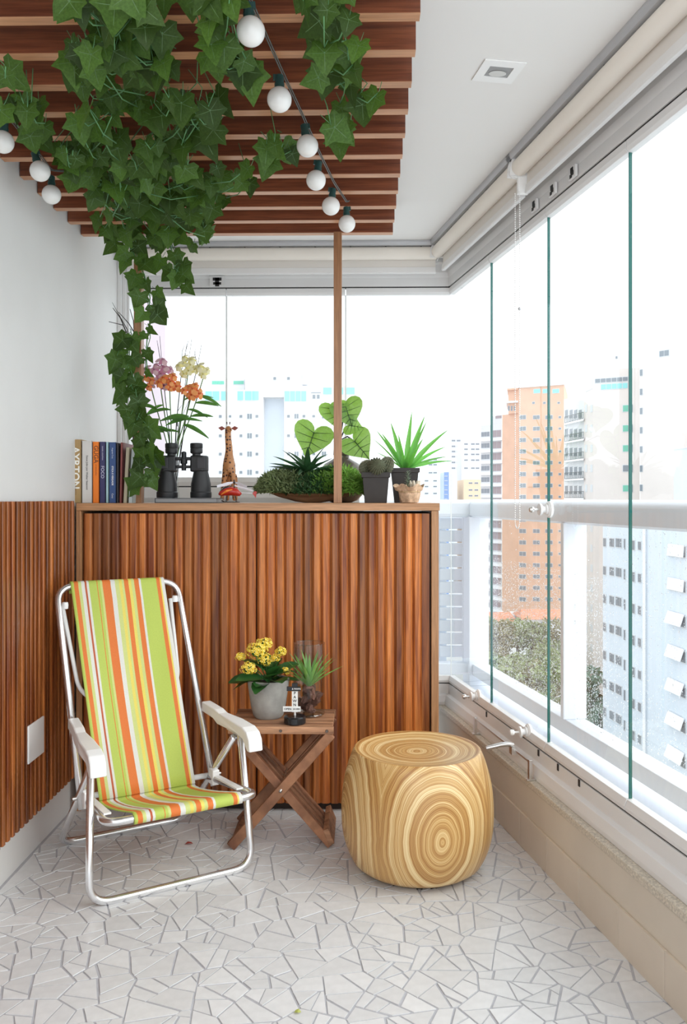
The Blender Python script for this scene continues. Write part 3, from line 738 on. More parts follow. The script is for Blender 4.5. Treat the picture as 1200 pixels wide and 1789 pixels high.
back = [(.600, .945, -.186+bx, .178+bx)]
bk_pts = [(TY-.012-(TY-.245)*t, TZ-.004-(TZ-.262)*t) for t in [i/14 for i in range(15)]]
back_prof = wrap[:0] + [(TY+.014, TZ-.03, -.186+bx, .178+bx), (TY+.0155, TZ, -.186+bx, .178+bx), (TY+.010, TZ+.013, -.186+bx, .178+bx), (TY, TZ+.0165, -.186+bx, .178+bx), (TY-.011, TZ+.011, -.186+bx, .178+bx)]
back_prof += [(y-.004, z, -.204+.016*t, .160) for t, (y, z) in zip([i/14 for i in range(15)], bk_pts)]
canvas('back_canvas', back_prof, 6, 19, chair, wav=.022)
seat_prof = [(.236, .258, -.188, .16), (.228, .250, -.188, .16), (.20, .250, -.186, .165), (.14, .258, -.182, .175), (.07, .272, -.178, .185), (.0, .288, -.172, .195), (-.05, .302, -.170, .20), (-.080, .3085, -.168, .20), (-.095, .304, -.168, .20), (-.1025, .292, -.168, .20), (-.098, .279, -.168, .20), (-.088, .275, -.168, .20)]
canvas('seat_canvas', seat_prof, 0, 6, chair, wav=.006)

# ============================================================ FOLDING TABLE
tb = thing('folding_table', 'small weathered wooden folding table with crossed slatted legs', 'table', loc=(-.29, 3.17, 0))
TZt = .456
part('end_rail', MB().box(-.195, .195, -.020, 0, TZt-.026, TZt), M['table_wood'], tb, bevel=.002)
part('end_rail', MB().box(-.195, .195, .235, .255, TZt-.026, TZt), M['table_wood'], tb, bevel=.002)
for k in range(5): part('plank', MB().box(-.192, .192, .002+.047*k, .002+.047*k+.043, TZt-.012, TZt), M['table_wood'], tb, bevel=.002)
for sx in (-.165, .0, .17): part('screw', MB().lathe([(.006, 0), (.005, .003)], n=10, M=Matrix.Translation((sx, -.020, TZt-.014)) @ Matrix.Rotation(R(90), 4, 'X')), plain('dull_screw', (.16, .13, .11), .5, 1), tb)
def xslat(name, sgn, y0, y1, w, t0=0., t1=1.):
    a = Vector((-sgn*.185, 0, TZt-.028)); b = Vector((sgn*.185, 0, .012)); p0 = a.lerp(b, t0); p1 = a.lerp(b, t1)
    d = (p1-p0).normalized(); n = Vector((d.z, 0, -d.x)).normalized()*w/2
    c4 = [p0-n, p0+n, p1+n, p1-n]
    mb = MB(); mb.add([(q.x, y0, q.z) for q in c4]+[(q.x, y1, q.z) for q in c4], [(0, 1, 2, 3), (7, 6, 5, 4), (0, 4, 5, 1), (1, 5, 6, 2), (2, 6, 7, 3), (3, 7, 4, 0)])
    return part(name, mb, M['table_wood_d'], tb, bevel=.002)
xslat('leg', -1, -.018, .004, .036); xslat('leg', -1, .232, .25, .036); xslat('leg', 1, .006, .020, .032)
for k in range(4): xslat('leg_slat', 1, .050+.052*k, .072+.052*k, .0095)
for k in range(3): xslat('leg_slat', -1, .040+.056*k, .058+.056*k, .012, 0, .47)
part('foot_bar', MB().box(-.030, .030, 0, .25, -.011, .011, M=Matrix.Translation((.176, 0, .045)) @ Matrix.Rotation(R(68), 4, 'Y')), M['table_wood'], tb, bevel=.003)
part('foot_bar', MB().box(-.026, .026, .006, .23, -.009, .009, M=Matrix.Translation((-.172, 0, .030)) @ Matrix.Rotation(R(-60), 4, 'Y')), M['table_wood_d'], tb, bevel=.003)
part('pivot_rod', MB().tube([(0, -.026, .222), (0, .255, .222)], .006, n=10), M['metal'], tb, smooth='all')

# ============================================================ STOOL
def stool_mat():
    m, n, l, b = newmat('layered_ring_wood')
    tc = N(n, 'ShaderNodeTexCoord'); dn = N(n, 'ShaderNodeTexNoise'); dn.inputs['Scale'].default_value = 5.5; dn.inputs['Detail'].default_value = 3; l.new(tc.outputs['Object'], dn.inputs['Vector'])
    sb_ = N(n, 'ShaderNodeVectorMath', operation='SUBTRACT'); sb_.inputs[1].default_value = (.5, .5, .5); l.new(dn.outputs['Color'], sb_.inputs[0])
    ds = N(n, 'ShaderNodeVectorMath', operation='SCALE'); ds.inputs['Scale'].default_value = .028; l.new(sb_.outputs[0], ds.inputs[0])
    ad = N(n, 'ShaderNodeVectorMath', operation='ADD'); l.new(tc.outputs['Object'], ad.inputs[0]); l.new(ds.outputs[0], ad.inputs[1])
    sp = N(n, 'ShaderNodeSeparateXYZ'); l.new(ad.outputs[0], sp.inputs[0])
    def ma(op, a, b_=None, c=None):
        k = N(n, 'ShaderNodeMath', operation=op)
        for i, v in enumerate((a, b_, c)):
            if v is None: continue
            if isinstance(v, (int, float)): k.inputs[i].default_value = v
            else: l.new(v, k.inputs[i])
        return k.outputs[0]
    x, y, z = sp.outputs
    ax, ay = ma('ABSOLUTE', x), ma('ABSOLUTE', y)
    side = ma('GREATER_THAN', ax, ay)                    # 1 -> plane x, distance uses y
    t = ma('ADD', ma('MULTIPLY', side, y), ma('MULTIPLY', ma('SUBTRACT', 1, side), x))
    zz = ma('SUBTRACT', z, .195)
    d_side = ma('SQRT', ma('ADD', ma('POWER', ma('MULTIPLY', t, 1.25), 2), ma('POWER', ma('MULTIPLY', zz, .84), 2)))
    d_top = ma('SQRT', ma('ADD', ma('POWER', x, 2), ma('POWER', y, 2)))
    ge = N(n, 'ShaderNodeNewGeometry'); tr = N(n, 'ShaderNodeVectorTransform', vector_type='NORMAL', convert_from='WORLD', convert_to='OBJECT'); l.new(ge.outputs['Normal'], tr.inputs[0])
    s2 = N(n, 'ShaderNodeSeparateXYZ'); l.new(tr.outputs[0], s2.inputs[0]); up = ma('GREATER_THAN', s2.outputs[2], .80)
    d = ma('ADD', ma('MULTIPLY', up, d_top), ma('MULTIPLY', ma('SUBTRACT', 1, up), d_side))
    # broad bands and fine laminations, both functions of the ring radius
    def band(scale, detail, off):
        cx = N(n, 'ShaderNodeCombineXYZ'); l.new(ma('MULTIPLY', d, scale), cx.inputs[0]); cx.inputs[1].default_value = off
        l.new(ma('MULTIPLY', z, .8), cx.inputs[2])
        q = N(n, 'ShaderNodeTexNoise'); q.inputs['Scale'].default_value = 1; q.inputs['Detail'].default_value = detail; l.new(cx.outputs[0], q.inputs['Vector']); return q.outputs['Fac']
    b1, b2 = band(60, 1, 3.3), band(420, 2, 9.1)
    rp1 = N(n, 'ShaderNodeValToRGB'); e = rp1.color_ramp.elements
    e[0].position = .38; e[0].color = (.36, .16, .04, 1); e[1].position = .63; e[1].color = (.84, .66, .36, 1)
    k = e.new(.5); k.color = (.60, .36, .125, 1)
    mixv = ma('ADD', ma('MULTIPLY', b1, .42), ma('MULTIPLY', b2, .58)); l.new(mixv, rp1.inputs[0])
    l.new(rp1.outputs[0], b.inputs['Base Color']); b.inputs['Roughness'].default_value = .38; b.inputs['Coat Weight'].default_value = .25; b.inputs['Coat Roughness'].default_value = .3
    bp = N(n, 'ShaderNodeBump'); bp.inputs['Strength'].default_value = .15; bp.inputs['Distance'].default_value = .001; l.new(mixv, bp.inputs['Height']); l.new(bp.outputs[0], b.inputs['Normal'])
    return m
M['stool'] = stool_mat()
stl = thing('drum_stool', 'barrel shaped wooden stool with ringed pale grain between table and window', 'stool', loc=(.202, 3.02, 0), rz=R(14))
prof = []
for i in range(25):
    z = .018 + (.418-.018)*i/24; q = (z-.205)/.21
    prof.append((.266 - .042*abs(q)**2.2 - (.012 if i == 0 else 0) - (.030*max(0, -q)**3), z))
prof += [(.219, .4215), (.213, .4220), (.205, .418), (.12, .411), (.001, .409)]
part('body', MB().lathe(prof, n=72), M['stool'], stl, smooth=True)
part('foot_disc', MB().lathe([(.17, 0), (.17, .018)], n=40), M['black'], stl)

# ============================================================ THINGS ON THE TABLE
def text(name, body, size, mat, parent, Mx, ext=.0002, ax='CENTER', spacing=1.0, bold=0):
    cu = bpy.data.curves.new(name, 'FONT'); cu.body = body; cu.size = size; cu.extrude = ext; cu.align_x = ax; cu.align_y = 'CENTER'; cu.space_character = spacing; cu.offset = bold
    cu.resolution_u = 3; cu.materials.append(mat); tmp = bpy.data.objects.new(name, cu); me = bpy.data.meshes.new_from_object(tmp); bpy.data.objects.remove(tmp)
    me.name = name; return link(name, me, parent, M=Mx)
FACE = Matrix.Rotation(R(90), 4, 'X')          # text standing up, facing -y
M['concrete'] = plain('grey_cement_pot', (.34, .33, .305), .8, noise=.16, nscale=22, bump=.3, bscale=90)
M['soil'] = plain('dark_soil', (.05, .035, .025), .95)
M['kleaf'] = translucent_leaf('glossy_green_leaf', (.035, .13, .03), .3, tl=.12)
M['yellow'] = plain('yellow_petal', (.90, .66, .03), .6, vary=.1); M['yellow2'] = plain('yellow_petal_pale', (.92, .78, .18), .6)
M['ytop'] = plain('orange_bud', (.65, .30, .03), .6)
kp = thing('potted_flower', 'yellow kalanchoe in a round grey cement pot on the small table', 'potted plant', loc=(-.351, 3.30, TZt+.0005))
def _k(): pass
part('pot', MB().lathe([(.050, 0), (.058, .008), (.068, .05), (.078, .12), (.081, .146), (.074, .146), (.072, .125), (.001, .125)], n=40, caps=False).lathe([(.001, 0), (.050, 0)], n=40, caps=False), M['concrete'], kp, smooth=True)
part('soil', MB().lathe([(.072, .126), (.001, .130)], n=24, caps=False), M['soil'], kp)
def broad_leaf(name, mat, L, W, cup=.25, droop=.3, ns=7, teeth=0, veinmat=None, width=None):
    """leaf lying along +y, normal +z, unit rooted at the origin"""
    mb = MB(); rows = []
    for i in range(ns+1):
        t = i/ns; w = W*(math.sin(math.pi*min(1, t*.92+.06))**.7 if width is None else width(t))
        if teeth and i % 2: w *= 1-teeth
        y = L*t; z = -droop*L*t*t
        rows.append([(-w/2, y, z+cup*w*.5), (-w/4, y, z+cup*w*.12), (0, y, z), (w/4, y, z+cup*w*.12), (w/2, y, z+cup*w*.5)])
    vs_ = [p for r_ in rows for p in r_]; fs = []
    for i in range(ns):
        for j in range(4): a = i*5+j; fs.append((a, a+1, a+6, a+5))
    mb.add(vs_, fs)
    mats = [mat]
    if veinmat:
        mats.append(veinmat); mb.tube([(0, L*t, -droop*L*t*t+.001) for t in [k/8 for k in range(9)]], [W*.02*(1.1-k/8) for k in range(9)], n=4, mi=1)
    me = mb.mesh(name, mats, 'all'); return me
def put(name, me, t, p, tip, nrm, s=1.0, off=(0,0,0)):
    return link(name, me, t, M=Matrix.Translation(Vector(p)) @ orient(tip, nrm) @ Matrix.Diagonal((s, s, s, 1)))
KL = [broad_leaf('leaf', M['kleaf'], .085, .062, .3, d_, 8, .07) for d_ in (.1, .35, .5)]
for k in range(22):
    a = rnd.uniform(0, 6.28); low = k < 12
    tip = (math.cos(a), math.sin(a), .12 if low else .9); h = .137 if low else rnd.uniform(.15, .19)
    put('leaf', rnd.choice(KL), kp, (math.cos(a)*(.035 if low else .018), math.sin(a)*(.035 if low else .018), h), tip, (0, 0, 1) if low else (-math.cos(a), -math.sin(a), .9), rnd.uniform(.85, 1.15))
for tip, p_ in (((-1, -.25, .0), (-.045, -.01, .145)), ((-.9, -.5, .12), (-.02, -.02, .15)), ((.6, -.8, .5), (.0, -.02, .15)), ((1, -.1, .55), (.02, 0, .16)), ((.3, -.9, .2), (.03, -.03, .145))):
    put('leaf', KL[0], kp, p_, tip, (0, -.3, 1), 1.25)
def floret(rr):
    mb = MB()
    for c, cn in rr:
        n = Vector(cn).normalized(); a = n.orthogonal().normalized(); b_ = n.cross(a); c = Vector(c); r_ = .0088
        ph = rnd.random()
        for k in range(4):
            t_ = ph+k*math.pi/2; d = a*math.cos(t_)+b_*math.sin(t_); e = a*math.cos(t_+.75)+b_*math.sin(t_+.75); f_ = a*math.cos(t_-.75)+b_*math.sin(t_-.75)
            mb.add([c, c+f_*r_*.5+n*.0015, c+d*r_+n*.001, c+e*r_*.5+n*.0015], [(0, 1, 2, 3)], k % 2)
        mb.ball(c+n*.001, .0014, n=4, mi=2)
    return mb
for (u, v, rp_) in ((449, 1137, 21), (434, 1167, 16), (463, 1152, 15), (420, 1147, 10), (490, 1138, 11), (461, 1126, 17), (481, 1149, 9), (499, 1172, 8)):
    y_ = 3.27+rnd.uniform(-.02, .02)
    c = at_y(u, v, y_)-kp.location; rr_ = rp_*3.27/F
    pts = []
    for k in range(int(38*(rp_/12)**1.4)):
        n = Vector((rnd.gauss(0, 1), -abs(rnd.gauss(0, 1)), rnd.gauss(.25, 1))).normalized(); q_ = rnd.uniform(.55, 1.0); pts.append((c+Vector((n.x*rr_*q_, n.y*rr_*.8*q_, n.z*rr_*.75*q_)), n))
    o = part('flower_cluster', floret(pts), [M['yellow'], M['yellow2'], M['ytop']], kp)
    part('flower_stalk', MB().ball(c, rr_*.55, n=6).tube([c, (c.x*.5, c.y*.5, .18), (0, 0, .13)], .0022, n=5), M['kleaf'], kp)
# clear cylinder with succulent
gv = thing('glass_cylinder', 'clear glass cylinder vase at the right rear of the small table', 'vase', loc=at_y(540, 871, 3.335).xy.to_3d()+Vector((0, 0, TZt+.0005)))
part('cylinder', MB().lathe([(.058, .004), (.0605, .010), (.0605, .278)], n=48, caps=False), M['glass2'], gv, smooth=True)
part('rim', MB().lathe([(.0595, .276), (.0615, .278), (.0595, .280)], n=48, caps=False).lathe([(.001, .001), (.056, .001), (.061, .006), (.058, .010)], n=40, caps=False), glassmat('glass_rim', (.80, .84, .83), 1.6, k=2.5), gv, smooth=True)
M['bark'] = plain('reddish_bark', (.13, .055, .04), .8, noise=.35, nscale=60, bump=.6, bscale=120, vary=.3)
sv = thing('bark_chips', 'reddish bark chunks at the bottom of the glass cylinder', 'bark', loc=gv.location)
for k in range(13):
    mb = MB(); mb.ball((0, 0, 0), .019, n=6, sc=(1.5, .8, .7))
    mb.v = [(x+rnd.uniform(-.003, .003), y+rnd.uniform(-.003, .003), z+rnd.uniform(-.003, .003)) for x, y, z in mb.v]
    a = k*2.4; part('bark_chip', mb, M['bark'], sv, loc=(.030*math.cos(a)*(k % 3 > 0), .030*math.sin(a)*(k % 3 > 0), .021+.0065*k), rot=(rnd.uniform(-1, 1), rnd.uniform(-.7, .7), a))
M['suc'] = translucent_leaf('pale_succulent', (.20, .42, .10), .4, tl=.15)
spike = broad_leaf('leaf', M['suc'], .115, .017, .5, .12, 6, width=lambda t: (1-t)**.6*(.6+1.2*t if t < .3 else 1))
su = thing('succulent', 'spiky pale green succulent inside the glass cylinder', 'plant', loc=gv.location+Vector((0, 0, .092)))
for k in range(22):
    a = k*2.4; el = 1.42-.036*k
    put('leaf', spike, su, (0, 0, .012), (math.cos(a)*math.cos(el), math.sin(a)*math.cos(el), math.sin(el)), (-math.cos(a), -math.sin(a), .6), 1.22+.18*rnd.random())
# little pawn sign figure
sg = thing('sign_figurine', 'tiny black and white pawn shop sign on a round black base', 'figurine', loc=at_y(515, 871, 3.205).xy.to_3d()+Vector((0, 0, TZt+.0005)))
M['blk'] = plain('gloss_black_plastic', (.012, .012, .013), .22); M['wht'] = plain('sign_white', (.82, .82, .80), .5); M['ink'] = plain('black_print', (.02, .02, .02), .6)
part('base', MB().lathe([(.038, 0), (.041, .003), (.041, .024), (.037, .028), (.012, .030)], n=36), M['blk'], sg, smooth=True)
part('stem', MB().lathe([(.005, .029), (.004, .044)], n=12), M['metal'], sg, smooth=True)
part('sign_column', MB().box(-.011, .011, -.004, .004, .042, .120), M['wht'], sg, bevel=.0006)
part('cross_sign', MB().box(-.044, .022, -.006, -.004, .044, .064), M['wht'], sg, bevel=.0006)
part('header', MB().box(-.030, .021, -.006, .004, .121, .137).box(-.011, .011, -.006, .004, .137, .150), M['blk'], sg, bevel=.001)
for k, c_ in enumerate('PAWN'): text('lettering', c_, .0145, M['ink'], sg, Matrix.Translation((.0, -.0044, .1125-.0145*k)) @ FACE, bold=.0003)
text('lettering', 'OPEN', .0105, M['ink'], sg, Matrix.Translation((-.026, -.0064, .054)) @ FACE, bold=.0002)
text('lettering', '24 HRS', .0085, M['ink'], sg, Matrix.Translation((.006, -.0064, .054)) @ FACE, bold=.0002)
text('lettering', '& PAWN', .0085, M['wht'], sg, Matrix.Translation((.006, -.0064, .129)) @ FACE, bold=.0001)

# ============================================================ THINGS ON THE CABINET
ZTT = ZT+.0005
def onc(u, y): p = at_y(u, 871, y); return Vector((p.x, y, ZTT))
paper = plain('book_pages', (.78, .74, .66), .8)
def book(u0, u1, h, col, label, lines, dy=.0, depth=.19, lean=0, wide=None):
    y = 3.60+dy; a, b = onc(u0, y), onc(u1, y); w = b.x-a.x-.0012
    t = thing('book', label, 'book', loc=(a.x, y, ZTT), group=None); t.rotation_euler = (0, lean, 0)
    cm = plain('book_cover', col, .45)
    part('cover', MB().box(0, .0022, 0, depth, 0, h).box(w-.0022, w, 0, depth, 0, h).box(0, w, 0, .003, 0, h), cm, t, bevel=.0007)
    part('pages', MB().box(.0024, w-.0024, .0032, depth-.004, .003, h-.003), paper, t)
    for body, sz, zc, c_, bold in lines:
        mt = plain('spine_print', c_, .6)
        text('lettering', body, sz, mt, t, Matrix.Translation((w*.5, -.0004, zc)) @ FACE @ Matrix.Rotation(R(-90), 4, 'Z'), bold=bold)
    return t
GOLD = (.42, .27, .11)
book(121, 142.5, .268, GOLD, 'thick gold spined book with big white capitals, first from the left wall', [('AYRTON', .044, .148, (.9, .88, .82), .0011), ('ERNESTO', .010, .055, (.12, .07, .03), 0)], depth=.21)
book(143, 161.5, .262, (.66, .63, .60), 'light grey book with small black spine title, second from the left wall', [('Steve Jobs por Walter Isaacson', .0115, .128, (.03, .03, .03), .0001)])
book(162, 173.5, .258, (.83, .20, .01), 'bright orange book between the grey and navy ones', [('GUGA', .026, .205, (.10, .03, .01), .0002), ('UM BRASILEIRO', .007, .14, (.35, .07, .01), 0)])
book(174, 184.5, .258, (.035, .03, .11), 'dark navy purple book with thin grey capitals, right of the orange one', [('FOCO', .019, .13, (.62, .62, .72), 0), ('DANIEL GOLEMAN', .007, .21, (.6, .6, .7), 0)])
book(185, 190, .257, (.38, .58, .62), 'thin pale turquoise book between two navy spines', [])
book(190.5, 203, .256, (.03, .075, .22), 'royal blue book with white capitals, right of the turquoise one', [('ETICA E VERDADE', .010, .115, (.85, .85, .85), .0002), ('Cury', .010, .03, (.8, .8, .8), 0), ('Augusto Cury', .008, .21, (.7, .75, .85), 0)])
book(203.5, 208, .253, (.02, .015, .02), 'thin black book standing right of the royal blue one', [])
book(208.5, 213, .255, (.22, .045, .04), 'thin dark red book leaning before the post', [], lean=R(1.2))
book(215, 222, .235, (.42, .37, .26), 'short olive beige book leaning beside the post', [], lean=R(3))
book(224, 232, .228, (.45, .50, .50), 'pale grey green booklet nearest the left post', [], lean=R(3.5))

# binoculars on a flat book
fb = thing('book', 'dark grey closed book lying flat under the binoculars', 'book', loc=onc(270, 3.62))
fw = onc(379, 3.62).x-onc(270, 3.62).x
M['blackmat'] = plain('matt_black_armour', (.014, .015, .017), .45, bump=.3, bscale=500)
part('cover', MB().box(0, fw, 0, .18, 0, .003).box(0, fw, 0, .18, .0175, .0205).box(0, .003, 0, .18, 0, .0205), plain('slate_cover', (.10, .11, .125), .5), fb, bevel=.0008)
part('pages', MB().box(.004, fw-.003, .002, .178, .0032, .0173), plain('grey_page_edge', (.33, .34, .35), .7), fb)
bn = thing('binoculars', 'large black binoculars standing on their front lenses on the flat book', 'binoculars', loc=onc(321.5, 3.69)+Vector((0, 0, .0212)))
for sx in (-1, 1):
    c = (sx*.073, 0, 0)
    part('objective_barrel', MB().lathe([(.044, 0), (.0455, .004), (.0455, .024), (.043, .027), (.0425, .06), (.030, .118), (.030, .125)], c=c, n=40), M['blackmat'], bn, smooth=True)
    part('prism_housing', MB().prism([(sx*.031, -.030), (sx*.088, -.034), (sx*.104, -.012), (sx*.104, .02), (sx*.08, .036), (sx*.031, .03)][::sx], .112, .182), M['blackmat'], bn, bevel=.007)
    part('grip_pad', MB().box(sx*.080-.017, sx*.080+.017, -.0365, -.031, .125, .172), plain('ribbed_grip', (.05, .05, .055), .7), bn, bevel=.003)
    part('eyepiece', MB().lathe([(.018, .182), (.018, .190), (.0245, .192), (.0265, .196), (.0265, .212), (.0255, .214), (.027, .216), (.027, .233), (.024, .236), (.017, .236), (.016, .226), (.001, .226)], c=(sx*.054, -.002, 0), n=32), M['blackmat'], bn, smooth=True)
part('bridge', MB().box(-.034, .034, -.012, .012, .128, .140).box(-.034, .034, -.012, .012, .162, .176), M['blackmat'], bn, bevel=.003)
part('focus_wheel', MB().lathe([(.010, .118), (.010, .146), (.015, .148), (.0155, .168), (.011, .170), (.011, .196), (.006, .2)], c=(0, -.004, 0), n=24), M['blackmat'], bn, smooth=True)

# carved giraffe
def giraffe_mat():
    m = plain('spotted_carved_wood', (.50, .22, .08), .45, noise=.2, nscale=20); n = m.node_tree.nodes; l = m.node_tree.links; b = n['Principled BSDF']
    src = b.inputs['Base Color'].links[0].from_socket
    tc = N(n, 'ShaderNodeTexCoord'); vo = N(n, 'ShaderNodeTexVoronoi'); vo.inputs['Scale'].default_value = 62; vo.inputs['Randomness'].default_value = .55; l.new(tc.outputs['Object'], vo.inputs['Vector'])
    mr = N(n, 'ShaderNodeMapRange'); mr.inputs['From Min'].default_value = .27; mr.inputs['From Max'].default_value = .33; l.new(vo.outputs['Distance'], mr.inputs['Value'])
    mx = N(n, 'ShaderNodeMix', data_type='RGBA'); mx.inputs['A'].default_value = (.05, .014, .012, 1); l.new(mr.outputs[0], mx.inputs['Factor']); l.new(src, mx.inputs['B']); l.new(mx.outputs['Result'], b.inputs['Base Color']); return m
M['gir'] = giraffe_mat()
gi = thing('giraffe_figurine', 'slender carved wooden giraffe with dark spots behind the toy helicopter', 'figurine', loc=onc(402, 3.85))
k_ = 3.85/F
def gp(u, v, dy=0): return Vector(((u-402)*k_, dy, (871-v)*k_+EYE-ZTT))
gm = bpy.data.meshes.new('giraffe_body')
P_ = [gp(401, 816, .0), gp(400, 800, -.005), gp(401, 785, -.012), gp(399, 760, -.016), gp(400, 747, -.02), gp(405, 754, -.045),
      gp(395, 826, -.02), gp(391, 850, -.02), gp(389, 877, -.022), gp(407, 826, -.02), gp(409, 850, -.02), gp(411, 877, -.022),
      gp(402, 818, .035), gp(396, 835, .05), gp(394, 877, .05), gp(408, 835, .05), gp(409, 877, .05)]
RAD = [.024, .022, .017, .0145, .0155, .009, .015, .0105, .0085, .015, .0105, .0085, .019, .012, .0085, .012, .0085]
E_ = [(0,1),(1,2),(2,3),(3,4),(4,5),(0,6),(6,7),(7,8),(0,9),(9,10),(10,11),(0,12),(12,13),(13,14),(12,15),(15,16)]
for p in P_: p.z = max(p.z, .0075)
gm.from_pydata([tuple(p) for p in P_], E_, []); gm.materials.append(M['gir'])
go = link('body', gm, gi); sk_ = go.modifiers.new('skin', 'SKIN')
gm.skin_vertices if gm.skin_vertices else None
def set_skin(o, rad, root=0):
    me = o.data
    sv_ = me.skin_vertices[0].data if me.skin_vertices else None
    if sv_ is None:
        import bmesh
        bm = bmesh.new(); bm.from_mesh(me); lay = bm.verts.layers.skin.verify(); bm.verts.ensure_lookup_table()
        for i, v_ in enumerate(bm.verts): v_[lay].radius = (rad[i], rad[i]); v_[lay].use_root = (i == root)
        bm.to_mesh(me); bm.free()
    else:
        for i, d_ in enumerate(sv_): d_.radius = (rad[i], rad[i]); d_.use_root = (i == root)
set_skin(go, RAD)
su_ = go.modifiers.new('sub', 'SUBSURF'); su_.levels = su_.render_levels = 2
for s_ in (-1, 1):
    h = gp(400+s_*4.5, 749, -.02)
    part('ear', MB().add([h, h+Vector((s_*.017, -.004, .011)), h+Vector((s_*.034, -.002, .003)), h+Vector((s_*.019, -.004, -.010)), h+Vector((s_*.017, .005, .0))], [(0, 1, 2), (0, 2, 3), (0, 4, 1), (1, 4, 2), (2, 4, 3), (3, 4, 0)]), plain('ear_wood', (.30, .08, .06), .5), gi)
    part('horn', MB().tube([gp(400+s_*2.4, 742, -.018), gp(400+s_*2.6, 737.5, -.018)], [.002, .0028], n=8), plain('horn_wood', (.07, .02, .015), .5), gi)

# toy helicopter
M['red'] = plain('red_metallic_plastic', (.45, .022, .012), .3, noise=.2, nscale=40); M['orange'] = plain('orange_plastic', (.85, .25, .04), .3); M['silver'] = plain('silver_blade', (.72, .72, .78), .25)
he = thing('toy_helicopter', 'small red and silver toy helicopter in front of the giraffe', 'toy', loc=onc(405, 3.62))
kh = 3.62/F
def hp(u, v, dy=0): return Vector(((u-405)*kh, dy, (871-v)*kh+EYE-ZTT))
hb = MB(); prof = [(382, 864, 2), (386, 862, 6), (394, 859, 9), (404, 858, 10), (413, 860, 8.5), (419, 863, 5), (422, 862, 1.5)]
hb.tube([hp(a, b) for a, b, r_ in prof], [r_*kh*.8 for a, b, r_ in prof], n=12)
part('fuselage', hb, M['red'], he, smooth='all')
part('stripe', MB().tube([hp(387, 864, -.014), hp(397, 858, -.020), hp(407, 855, -.018)], [.002, .0055, .002], n=6), M['orange'], he)
part('canopy', MB().tube([hp(385, 859, -.004), hp(393, 853, -.004), hp(402, 851, -.002)], [.003, .007, .004], n=8), M['blk'], he, smooth='all')
part('tail_boom', MB().tube([hp(418, 861), hp(446, 862)], .0016, n=6), M['silver'], he)
part('tail_fin', MB().add([hp(441, 862, -.0015), hp(445, 858, -.0015), hp(449, 859, -.0015), hp(447, 870, -.0015), hp(441, 862, .0015), hp(445, 858, .0015), hp(449, 859, .0015), hp(447, 870, .0015)], [(0, 1, 2, 3), (7, 6, 5, 4), (0, 4, 5, 1), (1, 5, 6, 2), (2, 6, 7, 3), (3, 7, 4, 0)]), M['red'], he)
part('rotor_mast', MB().tube([hp(409, 852), hp(409, 838)], .0018, n=6).ball(hp(409, 843), .005, n=5).ball(hp(409, 852), .005, n=5), M['blk'], he)
def blade(a, b, w=.011):
    d = (b-a).normalized(); n = Vector((-d.z*.4, -1, .25)).normalized(); w_ = d.cross(Vector((0, 1, .45))).normalized()*w*.8
    mb = MB(); mid = a.lerp(b, .35); t_ = Vector((0, 0, .001))
    vs_ = [a-w_*.25, mid-w_*.6, b-w_*.4, b+w_*.4, mid+w_*.6, a+w_*.25]
    return mb.add([v_-t_ for v_ in vs_]+[v_+t_ for v_ in vs_], [(5,4,3,2,1,0), (6,7,8,9,10,11)]+[(i, (i+1) % 6, 6+(i+1) % 6, 6+i) for i in range(6)])
part('rotor_blade', blade(hp(407, 843), hp(382, 850, -.045), .014), M['silver'], he)
part('rotor_blade', blade(hp(411, 843), hp(433, 851, -.03), .014), M['silver'], he)
part('rotor_blade', blade(hp(409, 848), hp(440, 858, .05), .008), M['silver'], he)
for dy in (-.014, .014):
    part('skid', MB().tube([hp(387, 874.6, dy), hp(392, 877.2, dy), hp(418, 877.2, dy)], .0016, n=6).tube([hp(395, 877, dy), hp(397, 866, dy*.5)], .0014, n=5).tube([hp(413, 877, dy), hp(411, 866, dy*.5)], .0014, n=5), M['blk'], he)

# wooden bowl with moss and agave
M['bowl'] = wood('rustic_bowl_wood', (.16, .07, .03), (.40, .23, .12), stretch=(2, 14, 14), vary=.1, rough=.6, coat=0)
bw = thing('wooden_bowl', 'long rustic wooden bowl on the cabinet behind the right post', 'bowl', loc=onc(545, 3.79))
pts = []
bm_ = MB(); segs = [(.0, .035, .02), (.006, .075, .035), (.028, .15, .055), (.052, .205, .068), (.060, .225, .073)]
ring = []
for z, rx, ry in segs:
    for k in range(40):
        a = 2*math.pi*k/40; wob = 1+.04*math.sin(3*a)+.03*math.sin(5*a+1); ring.append((rx*math.cos(a)*wob, ry*math.sin(a), z*(1+.12*math.sin(2*a))))
fs = [(i*40+k, i*40+(k+1) % 40, (i+1)*40+(k+1) % 40, (i+1)*40+k) for i in range(len(segs)-1) for k in range(40)]+[tuple(range(39, -1, -1)), tuple(160+k for k in range(40))]
part('bowl_body', bm_.add(ring, fs), M['bowl'], bw, smooth='all')
M['moss1'] = translucent_leaf('grey_green_moss', (.13, .17, .07), .6, tl=.1); M['moss2'] = translucent_leaf('bright_green_moss', (.16, .33, .05), .55, tl=.15); M['moss3'] = translucent_leaf('dark_green_moss', (.035, .10, .03), .55, tl=.1)
